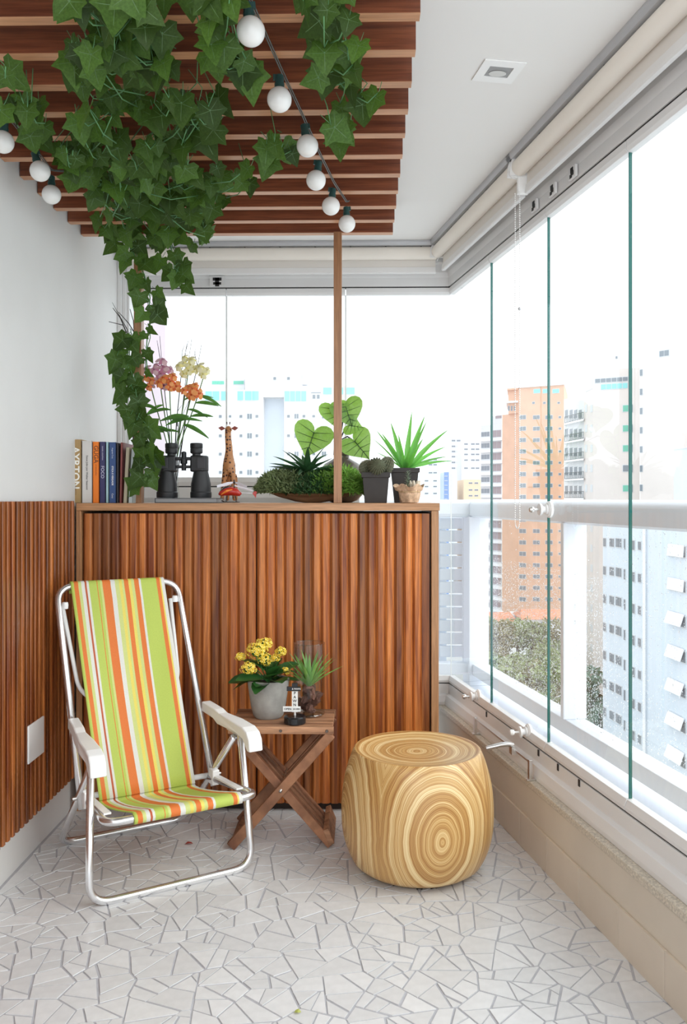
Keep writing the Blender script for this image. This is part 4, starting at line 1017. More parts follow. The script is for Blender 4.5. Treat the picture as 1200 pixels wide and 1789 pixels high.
def tuft(t_loc, cx, cy, rx, ry, h, z0, n, seed, size=.012):
    rr = random.Random(seed); mb = MB(); size *= 1.5
    for _ in range(n):
        a = rr.uniform(0, 6.283); q = math.sqrt(rr.random()); th = q*math.pi/2
        nrm = Vector((math.cos(a)*math.sin(th), math.sin(a)*math.sin(th), math.cos(th)))
        p = Vector((cx+rx*nrm.x, cy+ry*nrm.y, z0+h*nrm.z)) * 1.0 + nrm*rr.uniform(-.010, .020)
        d = (nrm+Vector((rr.gauss(0, .8), rr.gauss(0, .8), rr.gauss(.1, .7)))).normalized(); w = d.orthogonal().normalized()*size*.22; s_ = size*rr.uniform(.6, 1.5)
        mb.add([p-d*s_*.3, p+w, p+d*s_, p-w], [(0, 1, 2, 3)])
    return mb
ms = thing('moss_planting', 'mounded moss and fern filling the long wooden bowl', 'moss', loc=bw.location)
for nm, a_, mt in (('moss_sprigs', (-.06, -.03, .10, .06, .082, .045, 500, 5, .010), M['moss1']), ('moss_sprigs', (.06, -.03, .10, .06, .085, .045, 700, 6, .012), M['moss2']), ('moss_clump', (-.125, -.01, .11, .07, .085, .045, 3600, 1, .010), M['moss1']), ('moss_clump', (-.0, -.02, .11, .07, .075, .042, 3000, 2, .012), M['moss3']), ('moss_clump', (.12, -.0, .105, .07, .095, .045, 3200, 3, .015), M['moss2'])):
    o = part(nm, tuft(None, *a_), mt, ms); o['kind'] = 'stuff'
    if nm == 'moss_sprigs': continue
    part('moss_core', MB().lathe([(math.cos(q*math.pi/12), math.sin(q*math.pi/12)) for q in range(6)]+[(.01, 1)], n=20, M=Matrix.Translation((a_[0], a_[1], a_[5]-.002)) @ Matrix.Diagonal((a_[2]*.88, a_[3]*.88, a_[4]*.85, 1))), M['moss3'], ms, smooth='all')
M['agave'] = translucent_leaf('dark_agave', (.028, .09, .035), .35, tl=.12)
ag = thing('agave', 'dark green agave rosette rising from the bowl moss', 'plant', loc=bw.location+Vector((-.02, -.02, .125)))
AG = [broad_leaf('leaf', M['agave'], .15, .036, .5, dr, 7, width=lambda t: .5+1.2*t if t < .4 else max(0, (1-t))**.7*1.33) for dr in (.12, .4)]
for k in range(17):
    a = k*2.399; el = 1.15-.055*k
    put('leaf', AG[k % 2], ag, (0, 0, 0), (math.cos(a)*math.cos(el)*1.1, math.sin(a)*math.cos(el), math.sin(el)), (-math.cos(a)*.5, -math.sin(a)*.5, 1), rnd.uniform(.75, 1.1))
for tip in ((-1, -.2, .42), (-.9, -.3, .62), (-.95, -.1, .30), (1, -.2, .35), (.9, .1, .2)): put('leaf', AG[0], ag, (0, 0, 0), tip, (0, -.3, 1), 1.15)

# grey bottle vase with caladium-like leaves
va = thing('bottle_vase', 'round glazed grey brown bottle vase behind the bowl', 'vase', loc=onc(597, 3.985))
kv = 3.985/F
part('body', MB().lathe([(.045, 0), (.075, .012), (.112, .06), (.118, .10), (.108, .150), (.080, .192), (.044, .214), (.034, .222), (.034, .232), (.040, .236), (.036, .30), (.040, .303), (.036, .304), (.030, .300), (.028, .24), (.001, .24)], n=48, M=Matrix.Diagonal((1, .8, .935, 1))), plain('smoky_glaze', (.13, .105, .085), .18, noise=.25, nscale=8), va, smooth=True)
M['cal'] = translucent_leaf('lime_leaf', (.20, .38, .075), .35, noise=.15, tl=.25); M['calv'] = plain('dark_vein', (.03, .075, .02), .5)
def heart():
    mb = MB(); out = []
    for k in range(28):
        a = 2*math.pi*k/28
        x = .50*math.sin(a)**3*.98; y = .06+(.42*math.cos(a)-.17*math.cos(2*a)-.06*math.cos(3*a)-.02*math.cos(4*a))
        out.append((x, -y))
    c = (0, -.05)
    zf = lambda x, y: .22*abs(x)**1.3 - .18*(y-.1)**2
    n = 28; midr = [((x+c[0])/2, (y+c[1])/2) for x, y in out]
    vs_ = [(0, -.16, zf(0, -.16))]+[(x, y, zf(x, y)+.012*math.sin(k*2.2)) for k, (x, y) in enumerate(midr)]+[(x, y, zf(x, y)) for x, y in out]
    fs = []
    for i in range(n): j = (i+1) % n; fs += [(0, 1+i, 1+j), (1+i, 1+n+i, 1+n+j, 1+j)]
    mb.add(vs_, fs, 0)
    for s_ in (-1, 1):
        for k, (tx, ty) in enumerate(((.42, -.30), (.42, -.08), (.34, .14), (.20, .32))):
            y0 = -.18+.12*k; q = [(s_*tx*t, y0+(ty-y0)*t, zf(s_*tx*t, y0+(ty-y0)*t)+.012) for t in (0, .33, .66, .95)]
            mb.tube(q, [.011, .009, .007, .003], n=4, mi=1)
    mb.tube([(0, y, zf(0, y)+.008) for y in (-.2, 0, .2, .38, .5)], [.016, .014, .012, .009, .004], n=4, mi=1)
    return mb.mesh('heart_leaf', [M['cal'], M['calv']], 'all')
HEART = heart()
neck = at_y(594, 765, 3.985)
for (u, v, tu, tv, sz, lab) in ((546, 752, 533, 793, .175, 'heart shaped lime leaf left of the post, lowest of the vase leaves'), (581, 713, 598, 734, .12, 'heart shaped lime leaf high behind the left edge of the post'), (603, 708, 611, 728, .13, 'heart shaped lime leaf high, right of the post'), (622, 768, 652, 797, .155, 'heart shaped lime leaf low on the right beside the cactus'), (605, 756, 600, 778, .06, '')):
    pass
lf = thing('foliage_plant', 'four heart shaped lime green leaves on black stems standing in the bottle vase', 'plant', loc=(neck.x, 3.985, neck.z-.03))
for (u, v, tu, tv, sz) in ((551, 748, 535, 796, .19), (584, 712, 578, 716, .0), (592, 706, 572, 722, .0), (582, 708, 588, 742, .145), (602, 704, 612, 736, .16), (615, 765, 641, 797, .165), (606, 742, 622, 745, .10)):
    if not sz: continue
    c = at_y(u, v, 3.90); e = at_y(tu, tv, 3.90); tip = (e-c).normalized(); o0 = Vector(lf.location)
    ctr = c+tip*sz*.30
    lo_ = link('leaf', HEART, lf, M=Matrix.Translation(ctr-o0) @ orient(tip, (.1, -1, .15)) @ Matrix.Diagonal((sz, sz, sz, 1)))
    att = c+tip*sz*.12+Vector((0, .01, 0))
    part('stem', MB().tube([(0, 0, -.12), (0, 0, .02), ((att-o0)*.5+Vector((0, .01, .03))), att-o0], .0034, n=7), plain('black_stem', (.015, .012, .01), .4), lf, smooth='all')

# cactus in square dark pot
M['pot'] = plain('matt_charcoal_pot', (.035, .030, .028), .6, noise=.1)
def square_pot(t, w0, w1, h, rim):
    mb = MB(); 
    def sq(w, z): return [(-w/2, -w/2, z), (w/2, -w/2, z), (w/2, w/2, z), (-w/2, w/2, z)]
    lev = [(w0, 0), (w1, h-rim), (w1+.010, h-rim), (w1+.012, h), (w1+.002, h), (w1-.004, h-.015)]
    vs_ = [p for w, z in lev for p in sq(w, z)]; fs = [(3, 2, 1, 0), (20, 21, 22, 23)]
    for i in range(5):
        for k in range(4): fs.append((i*4+k, i*4+(k+1) % 4, (i+1)*4+(k+1) % 4, (i+1)*4+k))
    mb.add(vs_, fs); return part('pot', mb, M['pot'], t, bevel=.0015)
cp = thing('potted_cactus', 'three round ribbed cacti in a dark square pot right of the post', 'potted plant', loc=onc(656, 3.70))
square_pot(cp, .094, .112, .130, .022)
M['cact'] = plain('ribbed_cactus', (.115, .125, .075), .7, noise=.1); M['spine'] = plain('pale_spines', (.50, .44, .32), .6)
def cactus(t, c, r_, ax, sc=(1, 1, 1)):
    mb = MB(); nr = 20; n = nr*4; rows = 10; vs_ = []
    for i in range(rows+1):
        th = math.pi*(i/rows)*.86+.02
        for k in range(n):
            a = 2*math.pi*k/n; rr = r_*(1+.10*math.cos(a*nr)*math.sin(th)); vs_.append((rr*math.sin(th)*math.cos(a)*sc[0], rr*math.sin(th)*math.sin(a)*sc[1], rr*math.cos(th)*sc[2]))
    fs = [(i*n+k, (i+1)*n+k, (i+1)*n+(k+1) % n, i*n+(k+1) % n) for i in range(rows) for k in range(n)]+[tuple(range(n))]
    mb.add(vs_, fs, 0)
    for q in range(nr):
        a = 2*math.pi*q/nr
        for i in range(1, 8):
            th = math.pi*.1*i+.05; p = Vector((math.sin(th)*math.cos(a)*sc[0], math.sin(th)*math.sin(a)*sc[1], math.cos(th)*sc[2]))*r_*1.09
            for s_ in (-1, 1): 
                d = Vector((-math.sin(a)*s_*.7+p.x/r_*.6, math.cos(a)*s_*.7+p.y/r_*.6, p.z/r_*.5)).normalized()*r_*.16; w = Vector((0, 0, r_*.018)); mb.add([p-w, p+w, p+d], [(0, 1, 2)], 1)
    Mt = Matrix.Translation(c) @ Vector(ax).to_track_quat('Z', 'Y').to_matrix().to_4x4()
    return part('cactus', mb, [M['cact'], M['spine']], t, smooth=True, M=Mt)
cactus(cp, (.005, -.040, .152), .040, (.1, -1, .25)); cactus(cp, (-.036, -.005, .150), .034, (-.5, -.3, .8)); cactus(cp, (.046, .0, .160), .030, (.45, -.1, 1), (1, 1, 1.35))
# spiky plant pot
ap = thing('potted_spiky_plant', 'long bright green blade leaves in a dark square pot at the right end', 'potted plant', loc=onc(706.5, 3.80))
square_pot(ap, .088, .116, .152, .02)
M['blade'] = translucent_leaf('bright_blade', (.14, .42, .09), .35, noise=.15, tl=.3)
ka = 3.80/F; bp0 = onc(706, 3.80)
for (u, v, w, dy) in ((719, 719, 10, 0), (742, 726, 10, .02), (744, 737, 7, -.03), (682, 738, 10, .0), (696, 758, 8, .03), (656, 752, 6, -.02), (666, 756, 8, .02), (781, 752, 9, -.02), (779, 780, 7, .03), (788, 806, 6, -.02), (783, 797, 5, .05), (648, 763, 3, .05), (654, 790, 3, -.04), (712, 790, 9, -.09), (725, 788, 12, -.07), (700, 795, 9, -.08), (740, 765, 9, .06), (690, 770, 8, .07)):
    base = Vector(((u-706)*.00022, -.01, .150)); tipp = Vector(((u-706)*ka, dy, (871-v)*ka+EYE-ZTT))
    side = abs(u-708); L = (tipp-base).length; mid = base.lerp(tipp, .45)+Vector((0, 0, .10*L*min(1, side/45)))
    mb = MB(); rows = 9; vs_ = []
    for i in range(rows+1):
        t_ = i/rows; p = base*(1-t_)**2+mid*2*t_*(1-t_)+tipp*t_*t_
        tg = ((mid-base)*(1-t_)+(tipp-mid)*t_).normalized(); wd = Vector((tg.z, -.25, -tg.x)).normalized()*(w*ka*.5)*(.55+1.3*t_ if t_ < .35 else max(.01, (1-t_))**.75*1.4)
        vs_ += [p-wd+Vector((0, -.002, .0)), p+Vector((0, .003, 0)), p+wd+Vector((0, -.002, 0))]
    fs = [(i*3+j, i*3+j+1, i*3+j+4, i*3+j+3) for i in range(rows) for j in (0, 1)]
    part('leaf', mb.add(vs_, fs), M['blade'], ap, smooth='all')
# small wrapped clay pot
cl = thing('small_clay_pot', 'small clay pot wrapped with burlap in front of the spiky plant', 'potted plant', loc=onc(715, 3.66))
part('pot', MB().lathe([(.033, 0), (.035, .003), (.040, .040), (.044, .046), (.044, .062), (.038, .062), (.037, .050), (.001, .050)], n=32), plain('brown_clay', (.42, .22, .12), .75, noise=.25, nscale=40), cl, smooth=True)
bw_ = MB(); ring = []
for i in range(6):
    for k in range(36):
        a = 2*math.pi*k/36; r_ = (.038, .042, .046, .045, .053, .060)[i]*(1+.06*math.sin(7*a+i)+(.12*math.sin(4*a+1) if i > 3 else 0)); ring.append((r_*math.cos(a), r_*math.sin(a), (.002, .02, .038, .048, .060, .074)[i]+(.008*math.sin(5*a) if i > 3 else 0)))
part('burlap_wrap', bw_.add(ring, [(i*36+k, i*36+(k+1) % 36, (i+1)*36+(k+1) % 36, (i+1)*36+k) for i in range(5) for k in range(36)]), plain('burlap', (.60, .42, .28), .9, noise=.25, nscale=90, bump=.5, bscale=300), cl, smooth='all')
part('string_tie', MB().tube([(.0465*math.cos(2*math.pi*k/24), .0465*math.sin(2*math.pi*k/24), .047) for k in range(24)], .0018, n=5, closed=True), plain('jute_string', (.55, .40, .22), .9), cl)
M['grey_suc'] = translucent_leaf('grey_striped_succulent', (.20, .26, .20), .5, tl=.1); M['beige_suc'] = plain('beige_cactus', (.62, .55, .44), .7)
gl_ = broad_leaf('leaf', M['grey_suc'], .026, .009, .6, .2, 4, width=lambda t: math.sin(math.pi*min(.97, t*.9+.08)))
for k in range(30):
    a = k*2.4; h = .052+.0027*k
    put('leaf', gl_, cl, (-.006, -.010, h), (math.cos(a), math.sin(a), .9), (0, 0, 1), 1.0-.012*k)
for k in range(7):
    a = k*.9; c = Vector((.022+.012*math.cos(a), -.004+.012*math.sin(a), .058))
    part('cactus_finger', MB().tube([c, c+Vector((.006*math.cos(a), .006*math.sin(a), .018)), c+Vector((.010*math.cos(a), .01*math.sin(a), .036))], [.007, .0075, .004], n=9), M['beige_suc'], cl, smooth='all')

# flower vase with alstroemerias and twigs
fv = thing('flower_vase', 'tall slim clear glass vase behind the binoculars', 'vase', loc=onc(302, 3.86))
part('glass', MB().lathe([(.030, .004), (.030, .02), (.024, .10), (.028, .20), (.036, .26)], n=32, caps=False).lathe([(.001, .001), (.031, .002), (.031, .012)], n=32, caps=False), M['glass2'], fv, smooth=True)
M['gstem'] = plain('green_flower_stem', (.12, .22, .06), .5); M['fleaf'] = translucent_leaf('flower_foliage', (.075, .20, .045), .4, tl=.3)
PET = {'pink': ((.66, .27, .42), (.75, .50, .55)), 'orange': ((.78, .17, .05), (.85, .34, .10)), 'yellow': ((.85, .78, .32), (.9, .86, .55))}
PM = {k: [plain('petal_'+k, c, .5) for c in v] for k, v in PET.items()}
fl_leaf = [broad_leaf('leaf', M['fleaf'], .11, .024, .3, dr, 7) for dr in (.3, .7)]
def blossom(col, s_):
    mb = MB()
    for k in range(6):
        a = k*math.pi/3; big = k % 2; d = Vector((math.cos(a), math.sin(a), 0)); w = Vector((-d.y, d.x, 0)); L = s_*(1 if big else .85); W = s_*(.34 if big else .22)
        rows = [(0, .1, .1), (.25, .5, .75), (.6, 1, .62), (.85, .8, .5), (1.05, .1, .45)]
        pr = [[d*L*r_*.8-w*W*ww+Vector((0, 0, s_*zz*(1.1-.4*r_))), d*L*r_*.8+w*W*ww+Vector((0, 0, s_*zz*(1.1-.4*r_)))] for r_, ww, zz in rows]
        mb.add([p for q in pr for p in q], [(2*i, 2*i+1, 2*i+3, 2*i+2) for i in range(4)], big)
    for k in range(4): mb.tube([(0, 0, 0), (s_*.15*math.cos(k*1.6), s_*.15*math.sin(k*1.6), s_*.9)], s_*.02, n=4, mi=0)
    return mb.mesh('blossom_'+col, PM[col], 'all')
BL = {c: blossom(c, .034) for c in PET}
def flower(label, col, hu, hv, n, spread, dy=0, leaves=((.5, -1), (.62, 1), (.75, -1))):
    o0 = onc(302, 3.86)+Vector((0, 0, .02)); t = thing('alstroemeria', label, 'flower', loc=o0); head = at_y(hu, hv, 3.86+dy)-o0
    neck_ = Vector((head.x*.16, dy*.3, .22)); base = Vector((-head.x*.08, 0, .002))
    path = round_path([base, neck_, neck_.lerp(head, .6)+Vector((head.x*.05, 0, 0)), head], .08, 4)
    part('stem', MB().tube(path, .0026, n=7), M['gstem'], t, smooth='all')
    for k in range(n):
        a = k*2.4; off = Vector((spread*math.cos(a)*math.sqrt((k+.4)/n), rnd.uniform(-.03, .01), spread*math.sin(a)*math.sqrt((k+.4)/n)*.9)); c = head+off
        d = Vector((off.x*14+rnd.gauss(0, .25), -1.0, off.z*14+.35)).normalized()
        link('blossom', BL[col], t, M=Matrix.Translation(c) @ d.to_track_quat('Z', 'Y').to_matrix().to_4x4() @ Matrix.Scale(rnd.uniform(.75, 1.1), 4))
        if k < 4: part('pedicel', MB().tube([head-Vector((0, 0, .03)), c], .0014, n=5), M['gstem'], t, smooth='all')
    for f_, s_ in leaves:
        p = path[int(f_*(len(path)-1))]
        put('leaf', rnd.choice(fl_leaf), t, p, (s_*rnd.uniform(.6, 1), -.4, rnd.uniform(-.3, .6)), (s_*-.2, -.8, .7), rnd.uniform(.7, 1.1))
flower('pink alstroemeria stem at the left of the glass vase', 'pink', 278, 656, 12, .058)
flower('orange alstroemeria stem touching the left post in the glass vase', 'orange', 262, 668, 3, .03, -.03)
flower('orange alstroemeria stem, middle bloom of the bouquet', 'orange', 296, 670, 6, .036, -.05)
flower('orange alstroemeria stem, right bloom hanging lowest', 'orange', 336, 684, 6, .034, -.04, ((.6, 1), (.85, 1), (.7, -1)))
flower('pale yellow alstroemeria stem, tallest bloom of the bouquet', 'yellow', 330, 642, 8, .040, 0, ((.5, -1), (.75, 1)))
flower('pale yellow alstroemeria stem at the far right of the bouquet', 'yellow', 358, 650, 3, .022, -.02, ((.8, 1), (.9, 1), (.6, 1)))
M['twig'] = plain('dark_twig', (.035, .028, .025), .7)
for k, (lab, path) in enumerate((
    ('dark dry twig rising left of the bouquet, pair of tips', [(300, 870), (296, 760), (284, 650), (279, 587)]),
    ('dark dry twig rising through the yellow blooms, tallest in the vase', [(303, 870), (308, 740), (318, 640), (329, 595)]),
    ('thin dry twig at the right of the tallest one', [(305, 870), (312, 770), (325, 660), (335, 592)]),
    ('thin pale dry twig leaning right beyond the yellow blooms', [(306, 870), (326, 720), (345, 640), (352, 602)]),
    ('dark crooked twig low right in the glass vase', [(304, 870), (312, 770), (310, 745), (330, 700)]))):
    o0 = onc(302, 3.86)+Vector((0, 0, .01)); t = thing('dry_twig', lab, 'twig', loc=o0)
    pp = [Vector((0, .004*k, .0))]+[at_y(u, v, 3.87)-o0 for u, v in path[1:]]
    part('branch', MB().tube(round_path(pp, .05, 4), [.0034*(1-i/(len(round_path(pp, .05, 4)))*.75) for i in range(len(round_path(pp, .05, 4)))], n=6), M['twig'], t, smooth='all')
    part('side_shoot', MB().tube([pp[2], pp[2].lerp(pp[3], .5)+Vector((-.01-.004*k, 0, .01)), pp[3]+Vector((-.012-.005*k, 0, -.02))], [.002, .0015, .0008], n=5), M['twig'], t, smooth='all')
tw = thing('dry_twig', 'bare branching twigs spreading left behind the timber post', 'twig', loc=at_y(230, 590, 3.80))
o0 = Vector(tw.location)
for pl in ([(229, 600), (222, 575), (205, 545), (196, 528)], [(224, 588), (210, 555), (197, 538)], [(226, 592), (215, 568), (190, 562)], [(234, 580), (225, 565), (207, 545)], [(235, 590), (233, 560), (227, 540)], [(231, 610), (229, 590), (229, 575)]):
    part('twig_branch', MB().tube([at_y(u, v, 3.80)-o0 for u, v in pl], [.0028*(1-.25*i) for i in range(len(pl))], n=5), M['twig'], tw, smooth='all')
part('twig_stem', MB().tube([at_y(231, 605, 3.80)-o0, at_y(232, 700, 3.80)-o0, at_y(234, 860, 3.80)-o0], .004, n=6), M['twig'], tw, smooth='all')

# ceiling spotlight
sp_ = thing('recessed_spotlight', 'square white recessed spotlight in the ceiling near the glazing', 'ceiling light', loc=at_z(871, 124, ZC), rz=TH)
part('trim_frame', MB().box(-.062, .062, -.062, -.030, -.004, -.0005).box(-.062, .062, .030, .062, -.004, -.0005).box(-.062, -.036, -.030, .030, -.004, -.0005).box(.036, .062, -.030, .030, -.004, -.0005), M['plastic'], sp_)
part('recess', MB().box(-.036, .036, -.030, .030, -.0022, -.0012), plain('grey_recess', (.30, .30, .30), .5), sp_)
part('lamp_lens', MB().lathe([(.026, -.0036), (.020, -.0040), (.001, -.0042)], n=24, M=Matrix.Translation((0, .010, 0)) @ Matrix.Diagonal((1, .7, 1, 1))), plain('frosted_lens', (.62, .62, .60), .4), sp_)
# bits on the floor
pe = part('fallen_petal', MB().add([(-.018, 0, 0), (0, -.006, .006), (.014, 0, .002), (.004, .012, .004), (-.008, .010, .007)], [(0, 1, 4), (1, 3, 4), (1, 2, 3)]), plain('dried_red_petal', (.35, .05, .04), .6), loc=at_z(331, 1475, .0045))
tag(pe, 'small dried red petal on the floor behind the chair', 'petal')
pe = part('fallen_bud', MB().add([(-.009, 0, 0), (0, -.007, .004), (.009, 0, .001), (.002, .009, .005), (-.006, .006, .003)], [(0, 1, 4), (1, 3, 4), (1, 2, 3)]), plain('yellow_green_bud', (.45, .48, .12), .6), loc=at_z(520, 1769, .0045))
tag(pe, 'tiny yellow green bud on the floor in the foreground', 'petal')

# ============================================================ CITY OUTSIDE
ZG = -29.0
M['fac_w'] = plain('white_facade', (.70, .70, .71), .8, noise=.03, nscale=.3)
M['fac_b'] = plain('bluish_white_facade', (.66, .72, .79), .8, noise=.03, nscale=.3)
M['fac_p'] = plain('pinkish_facade', (.72, .655, .62), .8, noise=.03, nscale=.3)
M['fac_o'] = plain('orange_brick_facade', (.72, .44, .30), .85, noise=.06, nscale=.4)
M['fac_m'] = plain('mauve_render', (.50, .43, .47), .85, noise=.06, nscale=1.5)
M['fac_y'] = plain('ochre_facade', (.82, .62, .42), .85)
M['win_f'] = plain('window_frame_white', (.62, .64, .66), .5)
M['win_g'] = plain('grey_window_pane', (.20, .23, .26), .25)
M['win_t'] = plain('teal_glass', (.25, .62, .62), .2); M['win_gr'] = plain('green_blind_pane', (.15, .48, .36), .4)
M['win_b'] = plain('brown_shutter', (.33, .26, .27), .6); M['win_bl'] = plain('blue_glass', (.22, .33, .60), .3)
M['slabw'] = plain('white_slab_band', (.85, .85, .86), .7); M['rooft'] = plain('terracotta_roof', (.62, .27, .16), .85, noise=.2, nscale=2)
M['rail_d'] = plain('dark_balcony_rail', (.12, .13, .13), .6)
def bxy(u, y): p = at_y(u, 871, y); return (p.x, p.y)
def zv(v, y): return EYE+(871-v)*y/F
def bld(name, label, cat='building', group=None): return thing(name, label, cat, loc=(0, 0, ZG), group=group)
def vol(t, pts, z1, mat, name='walls', z0=ZG): return part(name, MB().prism(pts, z0-ZG, z1-ZG), mat, t)
WM = {}
def window(t, A, B, u, v, w, h, glass='win_g', name='window', out=.06, split=1):
    """window centred at pixel (u, v) on the facade A-B (pixel column, distance)"""
    a, b = Vector(bxy(*A)), Vector(bxy(*B)); d = (b-a).normalized(); n = Vector((d.y, -d.x))
    if n.y > 0: n = -n
    r = ray(u, 871); o = Vector((0, 0)); rd = Vector((r.x, r.y))
    t_ = (a.x*d.y-a.y*d.x)/(rd.x*d.y-rd.y*d.x); c = rd*t_; y = c.y
    W = w*y/F/max(.25, abs(d.dot(Vector((math.cos(math.atan2(rd.x, rd.y)), -math.sin(math.atan2(rd.x, rd.y))))))); H = h*y/F; z = zv(v, y)
    key = (round(W, 1), round(H, 1), glass, split)
    if key not in WM:
        mb = MB(); f_ = min(.10, W*.12); mb.box(-W/2, W/2, 0, .10, -H/2, H/2, 0)
        ww = (W-f_*(split+1))/split
        for k in range(split): x0 = -W/2+f_+k*(ww+f_); mb.box(x0, x0+ww, -.04, .0, -H/2+f_, H/2-f_, 1)
        WM[key] = mb.mesh(name, [M['win_f'], M[glass]])
    o_ = link(name, WM[key], t, loc=(c.x+n.x*out, c.y+n.y*out, z-ZG), rot=(0, 0, math.atan2(-n.x*-1, -n.y) if False else math.atan2(d.y, d.x) if d.x > 0 else math.atan2(-d.y, -d.x)))
    return o_
# ground and streets
struct(part('ground', MB().prism([(-260, 20), (700, 20), (700, 900), (-260, 900)], ZG-1, ZG), plain('pale_street', (.50, .51, .50), .9, noise=.12, nscale=.05)))
# own building: side wall seen through the back window
b0_ = bld('neighbouring_wall', 'mauve rendered side wall of the same block seen behind the left post', 'wall')
vol(b0_, [bxy(150, 9), bxy(289, 9), bxy(285, 11.5), bxy(150, 11.5)], 7.0, M['fac_m'])
part('wall_cap', MB().box(bxy(150, 9)[0], bxy(289, 9)[0]+.02, 8.95, 11.5, 34.0, 34.3), M['fac_m'], b0_)
# white block behind the cabinet
Y1 = 128.0; b1 = bld('apartment_block', 'long white apartment block behind the cabinet with teal glass penthouse', 'building')
def rect(u0, u1, y, dy): return [bxy(u0, y), bxy(u1, y), (bxy(u1, y)[0], y+dy), (bxy(u0, y)[0], y+dy)]
vol(b1, rect(200, 459.5, Y1, 14), zv(681, Y1), M['fac_w'])
vol(b1, rect(496.5, 632, Y1, 14), zv(674, Y1), M['fac_w'])
vol(b1, rect(459.6, 496.4, Y1+2.5, 11), zv(660, Y1), M['fac_b'], 'recessed_wall')
vol(b1, rect(428, 539, Y1+.3, 9), zv(642, Y1), M['fac_w'], 'penthouse', zv(693, Y1))
vol(b1, rect(356, 427.5, Y1+4, 9), zv(655, Y1), M['fac_w'], 'penthouse', zv(682, Y1))
part('roof_box', MB().prism(rect(528, 537, Y1-.2, 3), zv(672, Y1)-ZG, zv(652, Y1)-ZG), M['fac_b'], b1)
A1, B1 = (200, Y1), (632, Y1)
for r_, v in enumerate((727, 761, 793, 825, 858, 891)):
    for u, w, h, g_, sp__ in ((402, 5, 5, 'win_g', 1), (421, 6, 6, 'win_g', 1), (436, 10, 11, 'win_g', 2), (449, 6, 6, 'win_g', 1), (504, 6, 6, 'win_g', 1), (518, 9, 10, 'win_g', 2), (531, 6, 6, 'win_g', 1), (548, 6, 5, 'win_g', 1), (385, 6, 6, 'win_g', 1), (566, 9, 10, 'win_g', 2)):
        window(b1, A1, B1, u, v, w, h, g_, split=sp__)
for u, w, sp__ in ((371, 26, 2), (392, 13, 1), (420, 12, 1), (440, 26, 2)): window(b1, A1, B1, u, 691, w, 18, 'win_t', 'balcony_glass', split=sp__)
window(b1, A1, B1, 516, 692, 40, 20, 'win_t', 'penthouse_window', split=4)
for u in (548.5, 556): window(b1, A1, B1, u, 693, 6, 8, 'win_g')
window(b1, A1, B1, 552, 686, 19, 3.5, 'win_g', 'awning')
for u in (572, 592, 612): window(b1, A1, B1, u, 683, 17, 14, 'win_t', 'balcony_glass')
for u in (480, 504): window(b1, (428, Y1+.3), (539, Y1+.3), u, 661, 6, 6)
for u, w in ((381, 23), (417, 20)): window(b1, (356, Y1+4), (427, Y1+4), u, 668, w, 8, 'win_gr', 'hedge_box')
# pink slim tower
b2 = bld('slim_tower', 'slim pink tower with stacked balconies rising right of the vase', 'building')
vol(b2, rect(615, 625, 200, 14), zv(692, 200), M['fac_o']); vol(b2, rect(625.2, 634, 203, 12), zv(697, 203), M['fac_w'], 'side_wing')
for k in range(10): window(b2, (625, 203), (634, 203), 629, 720+12*k, 5, 3)
# hazy distant blocks and ochre house
for (u0, u1, y, vt, mt, lab, cols, rows, sp__) in (
    (742, 772, 420, 795, 'fac_b', 'hazy far white block right of the spiky plant', (752, 760), (803, 812, 826, 838), 1),
    (786, 812, 520, 758, 'fac_b', 'tallest hazy pale blue tower left of the first green glass edge', (792, 801), (770, 780, 789, 798, 808, 818), 1),
    (806, 846, 430, 770, 'fac_w', 'far white block with dark balcony strips beside the brown balconies', (814, 826, 834), (776, 785, 794, 804, 818), 1),
    (730, 792, 300, 832, 'fac_b', 'low far building with blue horizontal strips behind the right potted plant', (745, 760), (840, 850, 862), 1),
    (810, 842, 300, 838, 'fac_y', 'low ochre building just above the handrail', (822, 832), (844, 856, 866), 1)):
    t = bld('distant_building', lab); vol(t, rect(u0, u1, y, 20), zv(vt, y), M[mt])
    for v in rows:
        for u in cols: window(t, (u0, y), (u1, y), u, v, 7, 3.2)
t = bld('blue_tower', 'narrow blue slab tower by the glass corner above the handrail'); vol(t, rect(775.5, 784, 260, 12), zv(825, 260), M['win_bl'])
for k in range(6): window(t, (775.5, 260), (784, 260), 779, 832+8*k, 5, 1.6, 'win_bl')
# balcony fronts building
b4 = bld('balcony_tower', 'white tower with brown shuttered balcony bands left of the orange tower')
vol(b4, [bxy(840, 222), bxy(876.8, 217), bxy(876.8, 229), bxy(845, 240)], zv(742, 219), M['fac_w'])
vol(b4, [bxy(858, 222), bxy(876.8, 219), bxy(876.8, 229), bxy(858, 232)], zv(726, 219), M['fac_w'], 'roof_room', zv(742, 219))
for k in range(16):
    v = 758+19.75*k
    window(b4, (840, 222), (877, 217), 848, v+1, 15, 9, 'win_g', 'balcony', split=3); window(b4, (840, 222), (877, 217), 868, v, 15, 13, 'win_b', 'shuttered_balcony', split=2)
    part('floor_band', MB().prism([bxy(839.5, 221), bxy(877.2, 216), bxy(877.2, 218.4), bxy(839.5, 223)], zv(v+12.6, 219)-ZG, zv(v+8, 219)-ZG), M['slabw'], b4)
window(b4, (858, 222), (877, 219), 871, 729, 11, 6, 'win_b')
